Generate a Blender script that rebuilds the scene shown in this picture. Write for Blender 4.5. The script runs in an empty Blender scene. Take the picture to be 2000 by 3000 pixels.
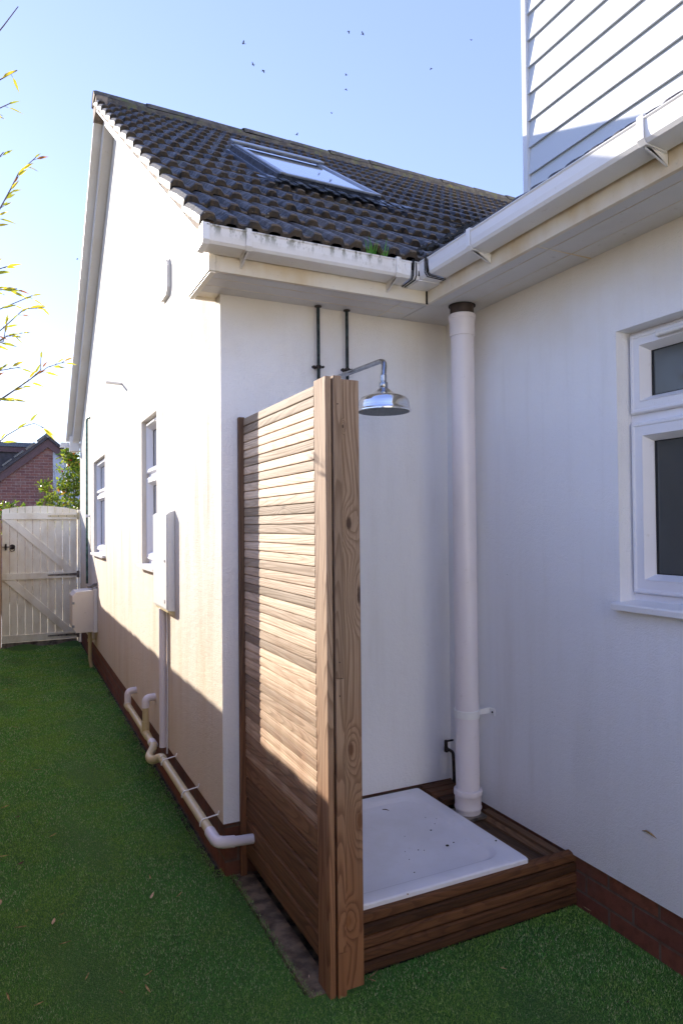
import bpy, math, random
import numpy as np
from mathutils import Vector, Matrix
random.seed(7); rng = np.random.default_rng(7)
R = math.radians
Z0 = 1.531                                   # eye height above the lawn; all heights below are given relative to the eye
scene = bpy.context.scene
col = scene.collection

# ------------------------------------------------------------------ camera
F = Vector((0.43627869, 0.8996099, 0.01905065)); Rv = Vector((0.89981158, -0.4361846, -0.00906163))
U = Vector((-1.57670469e-04, -2.10953923e-02, 9.99777455e-01))
cam_d = bpy.data.cameras.new("camera"); cam = bpy.data.objects.new("camera", cam_d); col.objects.link(cam)
m = Matrix((Rv, U, -F)).transposed().to_4x4(); m.translation = Vector((0, 0, Z0)); cam.matrix_world = m
cam_d.sensor_fit = 'HORIZONTAL'; cam_d.sensor_width = 36; cam_d.lens = 36 * 1994.7 / 2000
cam_d.clip_start = 0.05; cam_d.clip_end = 3000
scene.camera = cam

# ------------------------------------------------------------------ sky and sun
SUN = Vector((-0.44, 1.0, 0.395)).normalized()
elev = math.asin(SUN.z)
w = bpy.data.worlds.new("World"); scene.world = w; w.use_nodes = True
nt = w.node_tree; nt.nodes.clear()
sky = nt.nodes.new('ShaderNodeTexSky'); sky.sky_type = 'NISHITA'; sky.sun_disc = False
sky.sun_elevation = elev; sky.sun_rotation = math.atan2(SUN.x, SUN.y)
sky.air_density = 1.0; sky.dust_density = 0.15; sky.ozone_density = 2.0
bg = nt.nodes.new('ShaderNodeBackground'); bg.inputs[1].default_value = 0.15
wo = nt.nodes.new('ShaderNodeOutputWorld')
hs = nt.nodes.new('ShaderNodeHueSaturation'); hs.inputs['Saturation'].default_value = .78; hs.inputs['Hue'].default_value = .515
nt.links.new(sky.outputs[0], hs.inputs['Color']); hz = nt.nodes.new('ShaderNodeMix'); hz.data_type = 'RGBA'; hz.inputs[0].default_value = .76      # thin high haze evens the sky out
nt.links.new(hs.outputs[0], hz.inputs[6]); hz.inputs[7].default_value = (.27, .435, 1.15, 1); nt.links.new(hz.outputs[2], bg.inputs[0]); nt.links.new(bg.outputs[0], wo.inputs[0])
sun_d = bpy.data.lights.new("sun", 'SUN'); sun_d.energy = 2.05; sun_d.angle = R(0.5); sun_d.color = (1.0, 0.91, 0.79)
sun = bpy.data.objects.new("sun", sun_d); col.objects.link(sun); sun.rotation_euler = SUN.to_track_quat('Z', 'Y').to_euler()
sun.location = (-5, 12, 12)
scene.view_settings.view_transform = 'Standard'; scene.view_settings.look = 'None'
scene.view_settings.exposure = 2.45; scene.view_settings.gamma = 1
scene.render.engine = 'CYCLES'
scene.cycles.max_bounces = 10; scene.cycles.diffuse_bounces = 6; scene.cycles.glossy_bounces = 5

# ------------------------------------------------------------------ node helpers
class N:
    def __init__(s, name):
        s.m = bpy.data.materials.new(name); s.m.use_nodes = True; s.t = s.m.node_tree; s.t.nodes.clear()
        s.out = s.t.nodes.new('ShaderNodeOutputMaterial'); s.b = s.t.nodes.new('ShaderNodeBsdfPrincipled')
        s.t.links.new(s.b.outputs[0], s.out.inputs[0]); s.co = s.t.nodes.new('ShaderNodeTexCoord').outputs['Object']
        s.geo = s.t.nodes.new('ShaderNodeNewGeometry')
    def set(s, k, v):
        i = s.b.inputs[k]
        if hasattr(v, 'is_linked') or isinstance(v, bpy.types.NodeSocket): s.t.links.new(v, i)
        else: i.default_value = v if not isinstance(v, tuple) or len(v) == 4 else (*v, 1)
    def _in(s, sock, v):
        if isinstance(v, bpy.types.NodeSocket): s.t.links.new(v, sock)
        elif isinstance(v, tuple) and len(v) == 3 and sock.type == 'RGBA': sock.default_value = (*v, 1)
        else: sock.default_value = v
    def pos(s): return s.geo.outputs['Position']
    def map(s, vec, scale=(1, 1, 1), loc=(0, 0, 0), rot=(0, 0, 0)):
        n = s.t.nodes.new('ShaderNodeMapping'); s._in(n.inputs[0], vec); n.inputs[1].default_value = loc
        n.inputs[2].default_value = rot; n.inputs[3].default_value = scale; return n.outputs[0]
    def noise(s, vec, scale=5, detail=4, rough=0.55, dist=0):
        n = s.t.nodes.new('ShaderNodeTexNoise'); s._in(n.inputs['Vector'], vec); n.inputs['Scale'].default_value = scale
        n.inputs['Detail'].default_value = detail; n.inputs['Roughness'].default_value = rough; n.inputs['Distortion'].default_value = dist
        return n.outputs[0]
    def voro(s, vec, scale=5, feature='F1', out=0):
        n = s.t.nodes.new('ShaderNodeTexVoronoi'); n.feature = feature; s._in(n.inputs['Vector'], vec); n.inputs['Scale'].default_value = scale
        return n.outputs[out]
    def math(s, op, a, b=0.0, c=0.0, clamp=False):
        n = s.t.nodes.new('ShaderNodeMath'); n.operation = op; n.use_clamp = clamp
        for i, v in enumerate((a, b, c)): s._in(n.inputs[i], v)
        return n.outputs[0]
    def ramp(s, v, lo, hi, a=0.0, b=1.0):
        n = s.t.nodes.new('ShaderNodeMapRange'); n.clamp = True; n.interpolation_type = 'SMOOTHSTEP'
        s._in(n.inputs[0], v); n.inputs[1].default_value = lo; n.inputs[2].default_value = hi; n.inputs[3].default_value = a; n.inputs[4].default_value = b
        return n.outputs[0]
    def mix(s, f, a, b, mode='MIX'):
        n = s.t.nodes.new('ShaderNodeMix'); n.data_type = 'RGBA'; n.blend_type = mode
        s._in(n.inputs[0], f); s._in(n.inputs[6], a); s._in(n.inputs[7], b); return n.outputs[2]
    def sep(s, v):
        n = s.t.nodes.new('ShaderNodeSeparateXYZ'); s._in(n.inputs[0], v); return n.outputs
    def comb(s, x=0.0, y=0.0, z=0.0):
        n = s.t.nodes.new('ShaderNodeCombineXYZ')
        for i, v in enumerate((x, y, z)): s._in(n.inputs[i], v)
        return n.outputs[0]
    def vadd(s, a, b, op='ADD'):
        n = s.t.nodes.new('ShaderNodeVectorMath'); n.operation = op; s._in(n.inputs[0], a); s._in(n.inputs[1], b); return n.outputs[0]
    def attr(s, name='tone'):
        n = s.t.nodes.new('ShaderNodeAttribute'); n.attribute_name = name; return n.outputs['Fac']
    def bump(s, h, strength=0.3, dist=0.01, prev=None):
        n = s.t.nodes.new('ShaderNodeBump'); n.inputs['Strength'].default_value = strength; n.inputs['Distance'].default_value = dist
        s._in(n.inputs['Height'], h)
        if prev is not None: s._in(n.inputs['Normal'], prev)
        s.t.links.new(n.outputs[0], s.b.inputs['Normal']); return n.outputs[0]

MAT = {}
def plain(name, colr, rough=0.5, metal=0.0, var=0.06, scale=14, bump=0.0, bscale=90, spec=0.5):
    n = N(name); p = n.pos(); f = n.noise(p, scale, 5)
    dark = tuple(c * (1 - var * 2.2) for c in colr)
    n.set('Base Color', n.mix(n.ramp(f, .35, .65), dark, colr)); n.set('Roughness', n.ramp(n.noise(p, scale * 2, 3), .3, .7, rough - .07, rough + .07))
    n.set('Metallic', metal); n.b.inputs['Specular IOR Level'].default_value = spec
    if bump: n.bump(n.noise(p, bscale, 4), bump, 0.004)
    MAT[name] = n.m; return n.m

def render_mat(name, base, streak, amt, topwarm=0.25, gable=False):
    n = N(name); p = n.pos(); x, y, z = n.sep(p)
    big = n.noise(p, 1.3, 4); st = n.noise(n.map(p, (5, 5, .55)), 1.6, 6, .6); st2 = n.noise(n.map(p, (16, 16, 1.2)), 1.2, 5, .6)
    f = n.math('MULTIPLY', n.ramp(st, .42, .70), n.ramp(big, .30, .62)); f = n.math('ADD', n.math('MULTIPLY', f, .75), n.math('MULTIPLY', n.ramp(st2, .5, .75), .3), clamp=True)
    c = n.mix(n.math('MULTIPLY', f, amt), base, streak)
    speck = n.voro(p, 9, 'F1', 0); c = n.mix(n.math('MULTIPLY', n.ramp(speck, .012, .02, 1, 0), .6), c, (.12, .10, .08))
    if gable:   # tan of the shaded foot painted over slight beige dirt, uneven edge
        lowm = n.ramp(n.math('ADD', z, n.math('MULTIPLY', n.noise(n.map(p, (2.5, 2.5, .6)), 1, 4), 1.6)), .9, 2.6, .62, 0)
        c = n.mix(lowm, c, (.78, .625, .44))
    # yellowish stain and warm soffit bounce painted as a band under the eaves
    e = n.math('MULTIPLY', n.ramp(n.math('ADD', z, n.math('MULTIPLY', n.noise(p, 3, 3), .4)), 2.15 + .2, 2.60 + .2), topwarm)
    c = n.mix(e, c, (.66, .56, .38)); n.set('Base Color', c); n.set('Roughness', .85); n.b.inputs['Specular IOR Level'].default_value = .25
    h = n.math('ADD', n.noise(p, 190, 3, .6), n.math('MULTIPLY', n.noise(p, 45, 3), .8)); h = n.math('ADD', h, n.math('MULTIPLY', n.noise(p, 6, 2), 1.5))
    n.bump(h, .85, .004); MAT[name] = n.m
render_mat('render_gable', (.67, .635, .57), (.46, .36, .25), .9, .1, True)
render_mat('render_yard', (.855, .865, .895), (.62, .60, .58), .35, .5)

def upvc(name, base=(.78, .775, .76), stain=(.60, .50, .34), amt=.3, rough=.35, sc=2.5, moss=False):
    n = N(name); p = n.pos(); f = n.ramp(n.noise(n.map(p, (1, 1, .45)), sc, 5, .6), .38, .72)
    c = n.mix(n.math('MULTIPLY', f, amt), base, stain)
    g = n.ramp(n.noise(p, 38, 6, .65), .60, .74); c = n.mix(n.math('MULTIPLY', g, .35 * min(1, amt * 2.5)), c, (.30, .27, .20))
    if moss:
        z = n.sep(p)[2]; gm = n.math('MULTIPLY', n.ramp(n.noise(n.map(p, (30, 30, 12)), 1, 5, .7), .48, .60), n.ramp(z, 2.635, 2.685))
        c = n.mix(n.math('MULTIPLY', gm, .8), c, (.16, .16, .10))
    n.set('Base Color', c); n.set('Roughness', rough); n.bump(n.noise(p, 70, 3), .05, .002); MAT[name] = n.m
plain('render_reflector', (.84, .80, .72), .85, var=.05); upvc('upvc'); upvc('upvc_window', (.77, .775, .82), (.6, .56, .5), .22); upvc('upvc_fascia', (.76, .71, .61), (.60, .45, .24), .9, .45, 3.0); upvc('upvc_soffit', (.66, .645, .63), (.5, .44, .36), .4, .5)
upvc('upvc_gutter', (.80, .79, .78), (.58, .50, .38), .35, .3, 4, True); upvc('upvc_clean', (.80, .80, .80), (.7, .68, .64), .2, .3)
upvc('pipe_white', (.78, .735, .77), (.62, .56, .48), .3, .3); upvc('pipe_cream', (.64, .54, .33), (.52, .40, .17), .7, .35)
upvc('cabinet', (.78, .775, .75), (.68, .62, .5), .25, .4); upvc('utility_box', (.72, .665, .60), (.6, .52, .44), .35, .45)
upvc('gate_paint', (.92, .87, .73), (.56, .45, .28), .45, .7, 7)
upvc('tray_white', (.81, .81, .88), (.58, .55, .52), .22, .16, 5)

def wood(name, axis, light, dark, late, per=9.0, stretch=.10, knots=.5, damp=0.0, rough=.75, fine=1.0, at=(), lines=1.0):
    """weathered softwood: contour lines of a stretched noise field read as growth rings; sparse knots pull the rings round"""
    n = N(name); p = n.pos(); tone = n.attr()
    off = n.comb(n.math('MULTIPLY', tone, 13.7), n.math('MULTIPLY', tone, 7.3), n.math('MULTIPLY', tone, 29.1)); q = n.vadd(p, off)
    sc = [1, 1, 1]; sc[axis] = stretch; qs = n.map(q, tuple(s * 8 for s in sc))
    field = n.noise(qs, 1.0, 1.5, .4)
    ks = [4.2, 4.2, 4.2]; ks[axis] = 1.6
    kd = n.voro(n.map(q, tuple(ks)), 1.0); kf = n.ramp(kd, .0, .22, 1, 0)
    fld = n.math('ADD', field, n.math('MULTIPLY', kf, .16 * knots))
    kk = None
    for (kx, kz, kr) in at:      # knots standing where this timber has them (across, up, radius)
        sx_, sy_, sz_ = n.sep(p); ox = n.math('DIVIDE', n.math('SUBTRACT', sx_, kx), kr); oz = n.math('DIVIDE', n.math('SUBTRACT', sz_, kz + Z0), kr * 2.3)
        dd = n.math('SQRT', n.math('ADD', n.math('MULTIPLY', ox, ox), n.math('MULTIPLY', oz, oz))); dd = n.math('ADD', dd, n.math('MULTIPLY', n.noise(p, 60, 2), .5))
        kk = dd if kk is None else n.math('MINIMUM', kk, dd)
    if kk is not None: fld = n.math('ADD', fld, n.math('MULTIPLY', n.ramp(kk, .5, 5.0, 1, 0), .12))
    ring = n.math('FRACT', n.math('MULTIPLY', fld, per * 2.2))
    line = n.math('MULTIPLY', n.ramp(ring, .35, .93), n.ramp(ring, .93, 1.0, 1, 0))
    fs = [130, 130, 130]; fs[axis] = 4.5; fib = n.noise(n.map(q, tuple(fs)), 1, 4, .6)
    c = n.mix(n.math('MULTIPLY', line, .5 * lines), light, late)
    c = n.mix(n.math('MULTIPLY', n.ramp(fib, .38, .68), .42 * fine), c, dark)
    blo = [3, 3, 3]; blo[axis] = .8; c = n.mix(n.math('MULTIPLY', n.ramp(n.noise(n.map(q, tuple(blo)), 1, 4, .6), .42, .7), .35), c, dark)
    c = n.mix(n.math('MULTIPLY', n.ramp(kd, .045, .075, 1, 0), .9 * min(1, knots)), c, (.05, .022, .012))
    if kk is not None: c = n.mix(n.math('MULTIPLY', n.ramp(kk, .8, 1.5, 1, 0), .9), c, (.055, .028, .018))
    ttone = n.ramp(tone, 0, 1, .55, 1.3); c = n.mix(1.0, c, n.comb(ttone, ttone, ttone), 'MULTIPLY')
    if damp:   # less weathered, redder timber near the damp foot, with an uneven edge
        z = n.math('ADD', n.sep(p)[2], n.math('MULTIPLY', n.noise(n.map(p, (9, 9, 2)), 1, 3), .9))
        c = n.mix(n.ramp(z, .45, 1.75, damp, 0), c, n.mix(n.math('MULTIPLY', line, .7), (.30, .125, .050), (.13, .042, .018)))
    n.set('Base Color', c); n.set('Roughness', rough); n.b.inputs['Specular IOR Level'].default_value = .3
    n.bump(n.math('ADD', n.math('MULTIPLY', line, -.6), n.math('MULTIPLY', fib, .8)), .45, .0025); MAT[name] = n.m
wood('wood_post', 2, (.40, .285, .195), (.17, .105, .065), (.13, .07, .035), 13, .075, .0, .85, .75, 1.0, ((1.0175, .005, .0105), (1.018, -.75, .0105), (1.050, -.99, .014), (1.002, -1.31, .010), (1.060, -.24, .015), (.998, .33, .003)), 1.15)
wood('wood_batten', 2, (.20, .125, .08), (.07, .04, .025), (.08, .045, .028), 6, .08, .3, .8)
wood('wood_slat', 1, (.68, .53, .38), (.33, .225, .14), (.34, .225, .14), 16, .055, .6, .8, .75, 1.3, (), .9)
wood('wood_lower_shade', 1, (.22, .125, .068), (.08, .042, .022), (.10, .05, .025), 14, .055, .4, .4, .75, 1.2, (), .9)  # slat wood copied darker; shade on the lower boards is in its colour
wood('wood_deck_x', 0, (.14, .060, .025), (.036, .015, .007), (.06, .024, .010), 12, .10, .4, .0)
wood('wood_deck_y', 1, (.17, .09, .045), (.035, .02, .012), (.05, .026, .014), 14, .10, .4, .0)
wood('wood_fence', 2, (.64, .45, .26), (.45, .30, .17), (.42, .27, .15), 6, .10, .6, .0)
wood('wood_fence_x', 2, (.42, .29, .17), (.2, .13, .08), (.2, .12, .07), 6, .10, .6, .0)

def brick(name, horiz, c1, c2, mortar, bw=.225, bh=.075):
    n = N(name); x, y, z = n.sep(n.pos()); v = n.comb(y if horiz == 'y' else x, n.math('ADD', z, .012), 0.0)
    t = n.t.nodes.new('ShaderNodeTexBrick'); n._in(t.inputs['Vector'], v)
    t.inputs['Scale'].default_value = 1; t.inputs['Brick Width'].default_value = bw; t.inputs['Row Height'].default_value = bh
    t.inputs['Mortar Size'].default_value = .006; t.inputs['Mortar Smooth'].default_value = .3; t.inputs['Bias'].default_value = 0
    t.inputs['Color1'].default_value = (*c1, 1); t.inputs['Color2'].default_value = (*c2, 1); t.inputs['Mortar'].default_value = (*mortar, 1)
    c = n.mix(n.math('MULTIPLY', n.ramp(n.noise(n.pos(), 22, 6, .65), .42, .66), .55), t.outputs[0], tuple(k * .45 for k in c1))
    c = n.mix(n.math('MULTIPLY', n.ramp(n.noise(n.pos(), 5, 4), .5, .7), .35), c, mortar)
    n.set('Base Color', c); n.set('Roughness', .9)
    b1 = n.bump(n.math('SUBTRACT', 1.0, t.outputs[1]), .6, .006); n.bump(n.noise(n.pos(), 120, 4), .3, .004, b1); MAT[name] = n.m
brick('brick_y', 'y', (.25, .085, .045), (.17, .055, .035), (.15, .105, .08)); brick('brick_x', 'x', (.19, .065, .035), (.14, .045, .025), (.12, .085, .065))
brick('brick_far', 'x', (.36, .15, .11), (.22, .09, .08), (.42, .33, .27))

def tile_mat():
    n = N('roof_tile'); p = n.pos(); tone = n.attr()
    c = n.mix(n.ramp(n.noise(p, 9, 5), .35, .7), (.013, .015, .022), (.043, .040, .040))
    c = n.mix(n.ramp(tone, .2, 1, 0, .6), c, (.085, .068, .052))
    c = n.mix(n.math('MULTIPLY', n.ramp(n.noise(p, 26, 6, .7), .52, .66), .75), c, (.10, .075, .045))
    c = n.mix(n.math('MULTIPLY', n.ramp(n.noise(p, 3.2, 5, .7), .58, .7), .6), c, (.085, .085, .03))
    ny_ = n.sep(n.geo.outputs['Normal']); ed = n.math('MULTIPLY', n.ramp(n.math('MULTIPLY', ny_[1], -1.0), .74, .80), n.ramp(n.noise(p, 30, 4), .3, .55))
    c = n.mix(n.math('MULTIPLY', ed, .9), c, (.13, .088, .046)); lich = n.math('MULTIPLY', n.ramp(n.voro(p, 34), .10, .16, 1, 0), n.ramp(n.noise(p, 4, 3), .5, .6))
    c = n.mix(n.math('MULTIPLY', lich, .7), c, (.36, .35, .30)); n.set('Base Color', c)
    n.set('Roughness', n.ramp(n.noise(p, 30, 4), .3, .7, .42, .8)); n.bump(n.noise(p, 110, 5, .7), .5, .005); MAT['roof_tile'] = n.m
    n = N('ridge_tile'); p = n.pos()
    c = n.mix(n.ramp(n.noise(p, 14, 6, .7), .4, .65), (.085, .075, .07), (.17, .15, .12))
    c = n.mix(n.ramp(n.noise(p, 7, 6, .75), .52, .62), c, (.12, .13, .055)); c = n.mix(n.ramp(n.noise(n.map(p, (1, 1, 1), (5, 5, 5)), 6, 5, .7), .64, .70), c, (.34, .22, .05))
    n.set('Base Color', c); n.set('Roughness', .9); n.bump(n.noise(p, 60, 5, .7), .7, .01); MAT['ridge_tile'] = n.m
tile_mat()
plain('mortar', (.34, .27, .21), .95, var=.2, scale=25, bump=.8, bscale=60)
plain('lead', (.16, .19, .25), .4, .3, var=.15, scale=12, bump=.4, bscale=50)
plain('alu_light', (.34, .37, .42), .35, .5, var=.05); plain('alu_grey', (.16, .155, .15), .38, .4, var=.05); plain('alu_blue', (.09, .105, .14), .3, .5, var=.08)
plain('copper_dark', (.035, .05, .05), .5, .5, var=.35, scale=40, bump=.3); plain('copper_green', (.10, .22, .19), .45, .6, var=.3, scale=20)
plain('iron', (.06, .045, .04), .6, .7, var=.3, scale=60, bump=.3); plain('galv', (.30, .27, .24), .5, .7, var=.25, scale=30)
plain('chrome', (.78, .79, .82), .06, 1.0, var=.01); plain('chrome_dull', (.50, .52, .56), .22, 1.0, var=.12, scale=30)
plain('brown_plastic', (.055, .035, .028), .5, var=.1); plain('black_rubber', (.012, .012, .012), .7, var=.1)
plain('dark_mouldy', (.035, .033, .028), .9, var=.3, scale=30, bump=.6)
plain('soil_strip', (.26, .18, .11), .95, var=.3, scale=16, bump=1.0, bscale=90)
plain('soil', (.10, .08, .05), .95, var=.45, scale=18, bump=1.0, bscale=70)
plain('concrete', (.27, .24, .20), .95, var=.3, scale=12, bump=.6, bscale=60)
plain('purple_board', (.15, .075, .075), .5, var=.1); plain('slate_far', (.10, .085, .085), .7, var=.2, scale=9, bump=.5, bscale=20)
plain('render_far', (.60, .64, .70), .8, var=.04); plain('bird', (.10, .09, .085), .8); plain('seal_grey', (.23, .26, .29), .6)
plain('pane_dark', (.085, .092, .090), .08, var=.1, scale=1.2); plain('room_dark', (.03, .03, .03), .9); plain('leaf_litter', (.62, .40, .18), .8, var=.3, scale=60)
plain('leaf_tan', (.62, .42, .27), .7, var=.15, scale=60); plain('leaf_brown', (.12, .05, .03), .7, var=.2, scale=60)
plain('speck', (.02, .016, .012), .8); plain('turf_back', (.05, .17, .12), .9, var=.2)
n = N('pane_sky'); n.set('Base Color', (.06, .07, .08)); n.set('Roughness', .03); n.b.inputs['Specular IOR Level'].default_value = 1.0
n.b.inputs['Coat Weight'].default_value = 1.0; n.b.inputs['Coat Roughness'].default_value = .02; MAT['pane_sky'] = n.m
def clad():
    n = N('cladding'); p = n.pos(); n.set('Base Color', n.mix(n.noise(p, 2, 3), (.65, .68, .70), (.68, .705, .72))); n.set('Roughness', .55)
    n.bump(n.noise(n.map(p, (60, 3, 60)), 1, 4, .6), .35, .003); MAT['cladding'] = n.m
clad()
def turf():
    n = N('turf_base'); p = n.pos(); c = n.mix(n.ramp(n.noise(p, 1.5, 4), .3, .7), (.035, .12, .018), (.065, .19, .028))
    c = n.mix(n.ramp(n.noise(p, 260, 3), .45, .65), c, (.13, .26, .06)); n.set('Base Color', c); n.set('Roughness', .9); n.bump(n.noise(p, 220, 4), 1.0, .02); MAT['turf_base'] = n.m
    n = N('turf_blade'); p = n.pos(); tone = n.attr()
    c = n.mix(n.ramp(tone, .0, .8), (.068, .31, .042), (.16, .44, .085)); c = n.mix(n.ramp(tone, .70, .9), c, (.62, .66, .38))
    c = n.mix(n.math('MULTIPLY', n.ramp(n.noise(p, 2.6, 5, .65), .42, .62), .6), c, (.28, .47, .06))
    n.set('Base Color', c); n.set('Roughness', .55); n.b.inputs['Specular IOR Level'].default_value = .35; MAT['turf_blade'] = n.m
turf()
def leafmat(name, a, b, tip, trans=.5, lo=.86):
    n = N(name); tone = n.attr(); p = n.pos()
    c = n.mix(n.ramp(tone, .1, .8), a, b); c = n.mix(n.ramp(tone, lo, lo + .05), c, tip)
    n.set('Base Color', c); n.set('Roughness', .35); tr = n.t.nodes.new('ShaderNodeBsdfTranslucent'); n._in(tr.inputs[0], c)
    mx = n.t.nodes.new('ShaderNodeMixShader'); mx.inputs[0].default_value = trans
    n.t.links.new(n.b.outputs[0], mx.inputs[1]); n.t.links.new(tr.outputs[0], mx.inputs[2]); n.t.links.new(mx.outputs[0], n.out.inputs[0]); MAT[name] = n.m
leafmat('leaf_bamboo', (.34, .36, .03), (.50, .42, .04), (.26, .11, .03), .6)
leafmat('leaf_photinia', (.07, .15, .015), (.30, .36, .03), (.45, .08, .03), .45, .945)
leafmat('leaf_hedge', (.02, .05, .012), (.05, .09, .02), (.08, .10, .03), .2); leafmat('leaf_tuft', (.09, .30, .04), (.16, .42, .06), (.2, .3, .1), .3)
plain('twig', (.20, .14, .09), .8, var=.2, scale=50)

# ------------------------------------------------------------------ mesh helpers
def wloc(o):
    v = Vector((0, 0, 0))
    while o is not None: v += o.location; o = o.parent
    return v
def tag(o, label=None, cat=None, group=None, kind=None):
    for k, v in (('label', label), ('category', cat), ('group', group), ('kind', kind)):
        if v: o[k] = v
    return o
def thing(name, loc, label, cat, group=None):
    o = bpy.data.objects.new(name, None); o.empty_display_size = .1; col.objects.link(o)
    o.location = (loc[0], loc[1], loc[2] + Z0); return tag(o, label, cat, group)
class MB:
    def __init__(s): s.v = []; s.f = []; s.t = []; s.sm = []; s.tone = 0.5
    def _add(s, vs, fs, smooth=False):
        b = len(s.v); s.v += [tuple(v) for v in vs]; s.t += [s.tone] * len(vs); s.f += [tuple(i + b for i in f) for f in fs]; s.sm += [smooth] * len(fs); return s
    def quad(s, a, b, c, d): return s._add((a, b, c, d), ((0, 1, 2, 3),))
    def poly(s, pts): return s._add(pts, (tuple(range(len(pts))),))
    def box(s, x0, x1, y0, y1, z0, z1, M=None):
        v = [(x, y, z) for x in (x0, x1) for y in (y0, y1) for z in (z0, z1)]
        if M is not None: v = [tuple(M @ Vector(p)) for p in v]
        return s._add(v, ((0, 1, 3, 2), (4, 6, 7, 5), (0, 4, 5, 1), (2, 3, 7, 6), (0, 2, 6, 4), (1, 5, 7, 3)))
    def prism(s, pts, d):                       # planar polygon extruded along vector d
        n = len(pts); d = Vector(d); v = [Vector(p) for p in pts]; v += [p + d for p in v]
        return s._add(v, [tuple(range(n))[::-1], tuple(range(n, 2 * n))] + [(i, (i + 1) % n, n + (i + 1) % n, n + i) for i in range(n)])
    def tube(s, pts, r, seg=14, caps=True):
        pts = [Vector(p) for p in pts]; n = len(pts); rs = r if isinstance(r, (list, tuple)) else [r] * n; vs = []; fs = []
        t0 = (pts[1] - pts[0]).normalized(); ref = Vector((0, 0, 1)) if abs(t0.z) < .9 else Vector((1, 0, 0)); a = t0.cross(ref).normalized()
        for i, p in enumerate(pts):
            t = ((pts[min(i + 1, n - 1)] - p).normalized() + (p - pts[max(i - 1, 0)]).normalized())
            if t.length < 1e-6: t = t0
            t.normalize(); a = (a - t * a.dot(t)).normalized(); b = t.cross(a)
            vs += [p + (a * math.cos(2 * math.pi * k / seg) + b * math.sin(2 * math.pi * k / seg)) * rs[i] for k in range(seg)]
        for i in range(n - 1):
            for k in range(seg): fs.append((i * seg + k, i * seg + (k + 1) % seg, (i + 1) * seg + (k + 1) % seg, (i + 1) * seg + k))
        s._add(vs, fs, True)
        if caps:
            b = len(s.v) - len(vs); s.f += [tuple(b + k for k in range(seg))[::-1], tuple(b + (n - 1) * seg + k for k in range(seg))]; s.sm += [False, False]
        return s
    def bend(s, pts, r, rb=.04, seg=14, steps=6, caps=True):   # tube through corner points with rounded bends
        P = [Vector(p) for p in pts]; out = [P[0]]
        for i in range(1, len(P) - 1):
            a = (P[i - 1] - P[i]); c = (P[i + 1] - P[i]); k = min(rb, a.length * .49, c.length * .49); A = P[i] + a.normalized() * k; C = P[i] + c.normalized() * k
            for j in range(steps + 1):
                t = j / steps; out.append(A * (1 - t) ** 2 + P[i] * 2 * t * (1 - t) + C * t * t)
        out.append(P[-1]); return s.tube(out, r, seg, caps)
    def lathe(s, c, prof, seg=40):
        vs = []; n = len(prof); c = Vector(c)
        for r, z in prof: vs += [(c.x + r * math.cos(2 * math.pi * k / seg), c.y + r * math.sin(2 * math.pi * k / seg), c.z + z) for k in range(seg)]
        return s._add(vs, [(i * seg + k, i * seg + (k + 1) % seg, (i + 1) * seg + (k + 1) % seg, (i + 1) * seg + k) for i in range(n - 1) for k in range(seg)], True)
    def build(s, name, mat, parent=None, bevel=0, origin=None, edges=True):
        me = bpy.data.meshes.new(name); V = np.array(s.v, dtype=float); V[:, 2] += Z0
        if parent is not None: o0 = np.array(wloc(parent))
        elif origin is not None: o0 = np.array((origin[0], origin[1], origin[2] + Z0))
        else: o0 = np.array(((V[:, 0].min() + V[:, 0].max()) / 2, (V[:, 1].min() + V[:, 1].max()) / 2, V[:, 2].min()))
        me.from_pydata((V - o0).tolist(), [], s.f); me.polygons.foreach_set('use_smooth', s.sm)
        sharp = any(s.sm)
        at = me.attributes.new('tone', 'FLOAT', 'POINT'); at.data.foreach_set('value', s.t)
        me.materials.append(MAT[mat]); me.update(); o = bpy.data.objects.new(name, me); col.objects.link(o)
        import bmesh
        bm = bmesh.new(); bm.from_mesh(me); bmesh.ops.recalc_face_normals(bm, faces=bm.faces); bm.to_mesh(me); bm.free()
        if sharp: me.set_sharp_from_angle(angle=R(38))
        if parent is not None: o.parent = parent
        else: o.location = o0
        if bevel:
            b = o.modifiers.new('bevel', 'BEVEL'); b.width = bevel; b.segments = 2; b.limit_method = 'ANGLE'; b.angle_limit = R(40)
        return o

XA, YB, XC, ZR, ZS, ZG = .83, 2.918, 2.025, -1.30, 1.022, -1.531
YF, YR, ZRIDGE, SL = 9.70, 6.27, 3.802, .699       # far corner, ridge line, ridge height, roof slope (tan)
EY, EZ = 2.60, 1.205                                 # eave line of the near slope
roofz = lambda y: EZ + SL * (y - EY) if y < YR else EZ + SL * (2 * YR - y - EY)

# ------------------------------------------------------------------ ground
g = MB(); g.quad((-400, -400, ZG - .02), (400, -400, ZG - .02), (400, 900, ZG - .02), (-400, 900, ZG - .02)); g.build('ground', 'soil', origin=(0, 0, ZG - .02))['kind'] = 'structure'
g = MB()                                             # artificial lawn backing, cut round the strip beside the screen, rippled where it meets the gate
nx, ny = 40, 160
xs = np.sort(np.append(np.linspace(-.15, XC + .02, nx - 2), [.886, .892])); ys = np.linspace(-5.4, 9.66, ny)
vs = []; fs = []
for j, y in enumerate(ys):
    for i, x in enumerate(xs):
        lift = .004 + .006 * math.sin(x * 9 + y * 2.3) * math.sin(y * 3.1) + (.035 * max(0, (y - 9.35) / .3) * (.5 + .5 * math.sin(x * 11)) if y > 9.35 else 0)
        vs.append((x, y, ZG - .008 + lift))
def inhole(x, y): return (x > .89 and y > 2.08 and y < 2.95) or (x > .85 and y > 2.1) or (x > .80 and y > 2.95)
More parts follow.
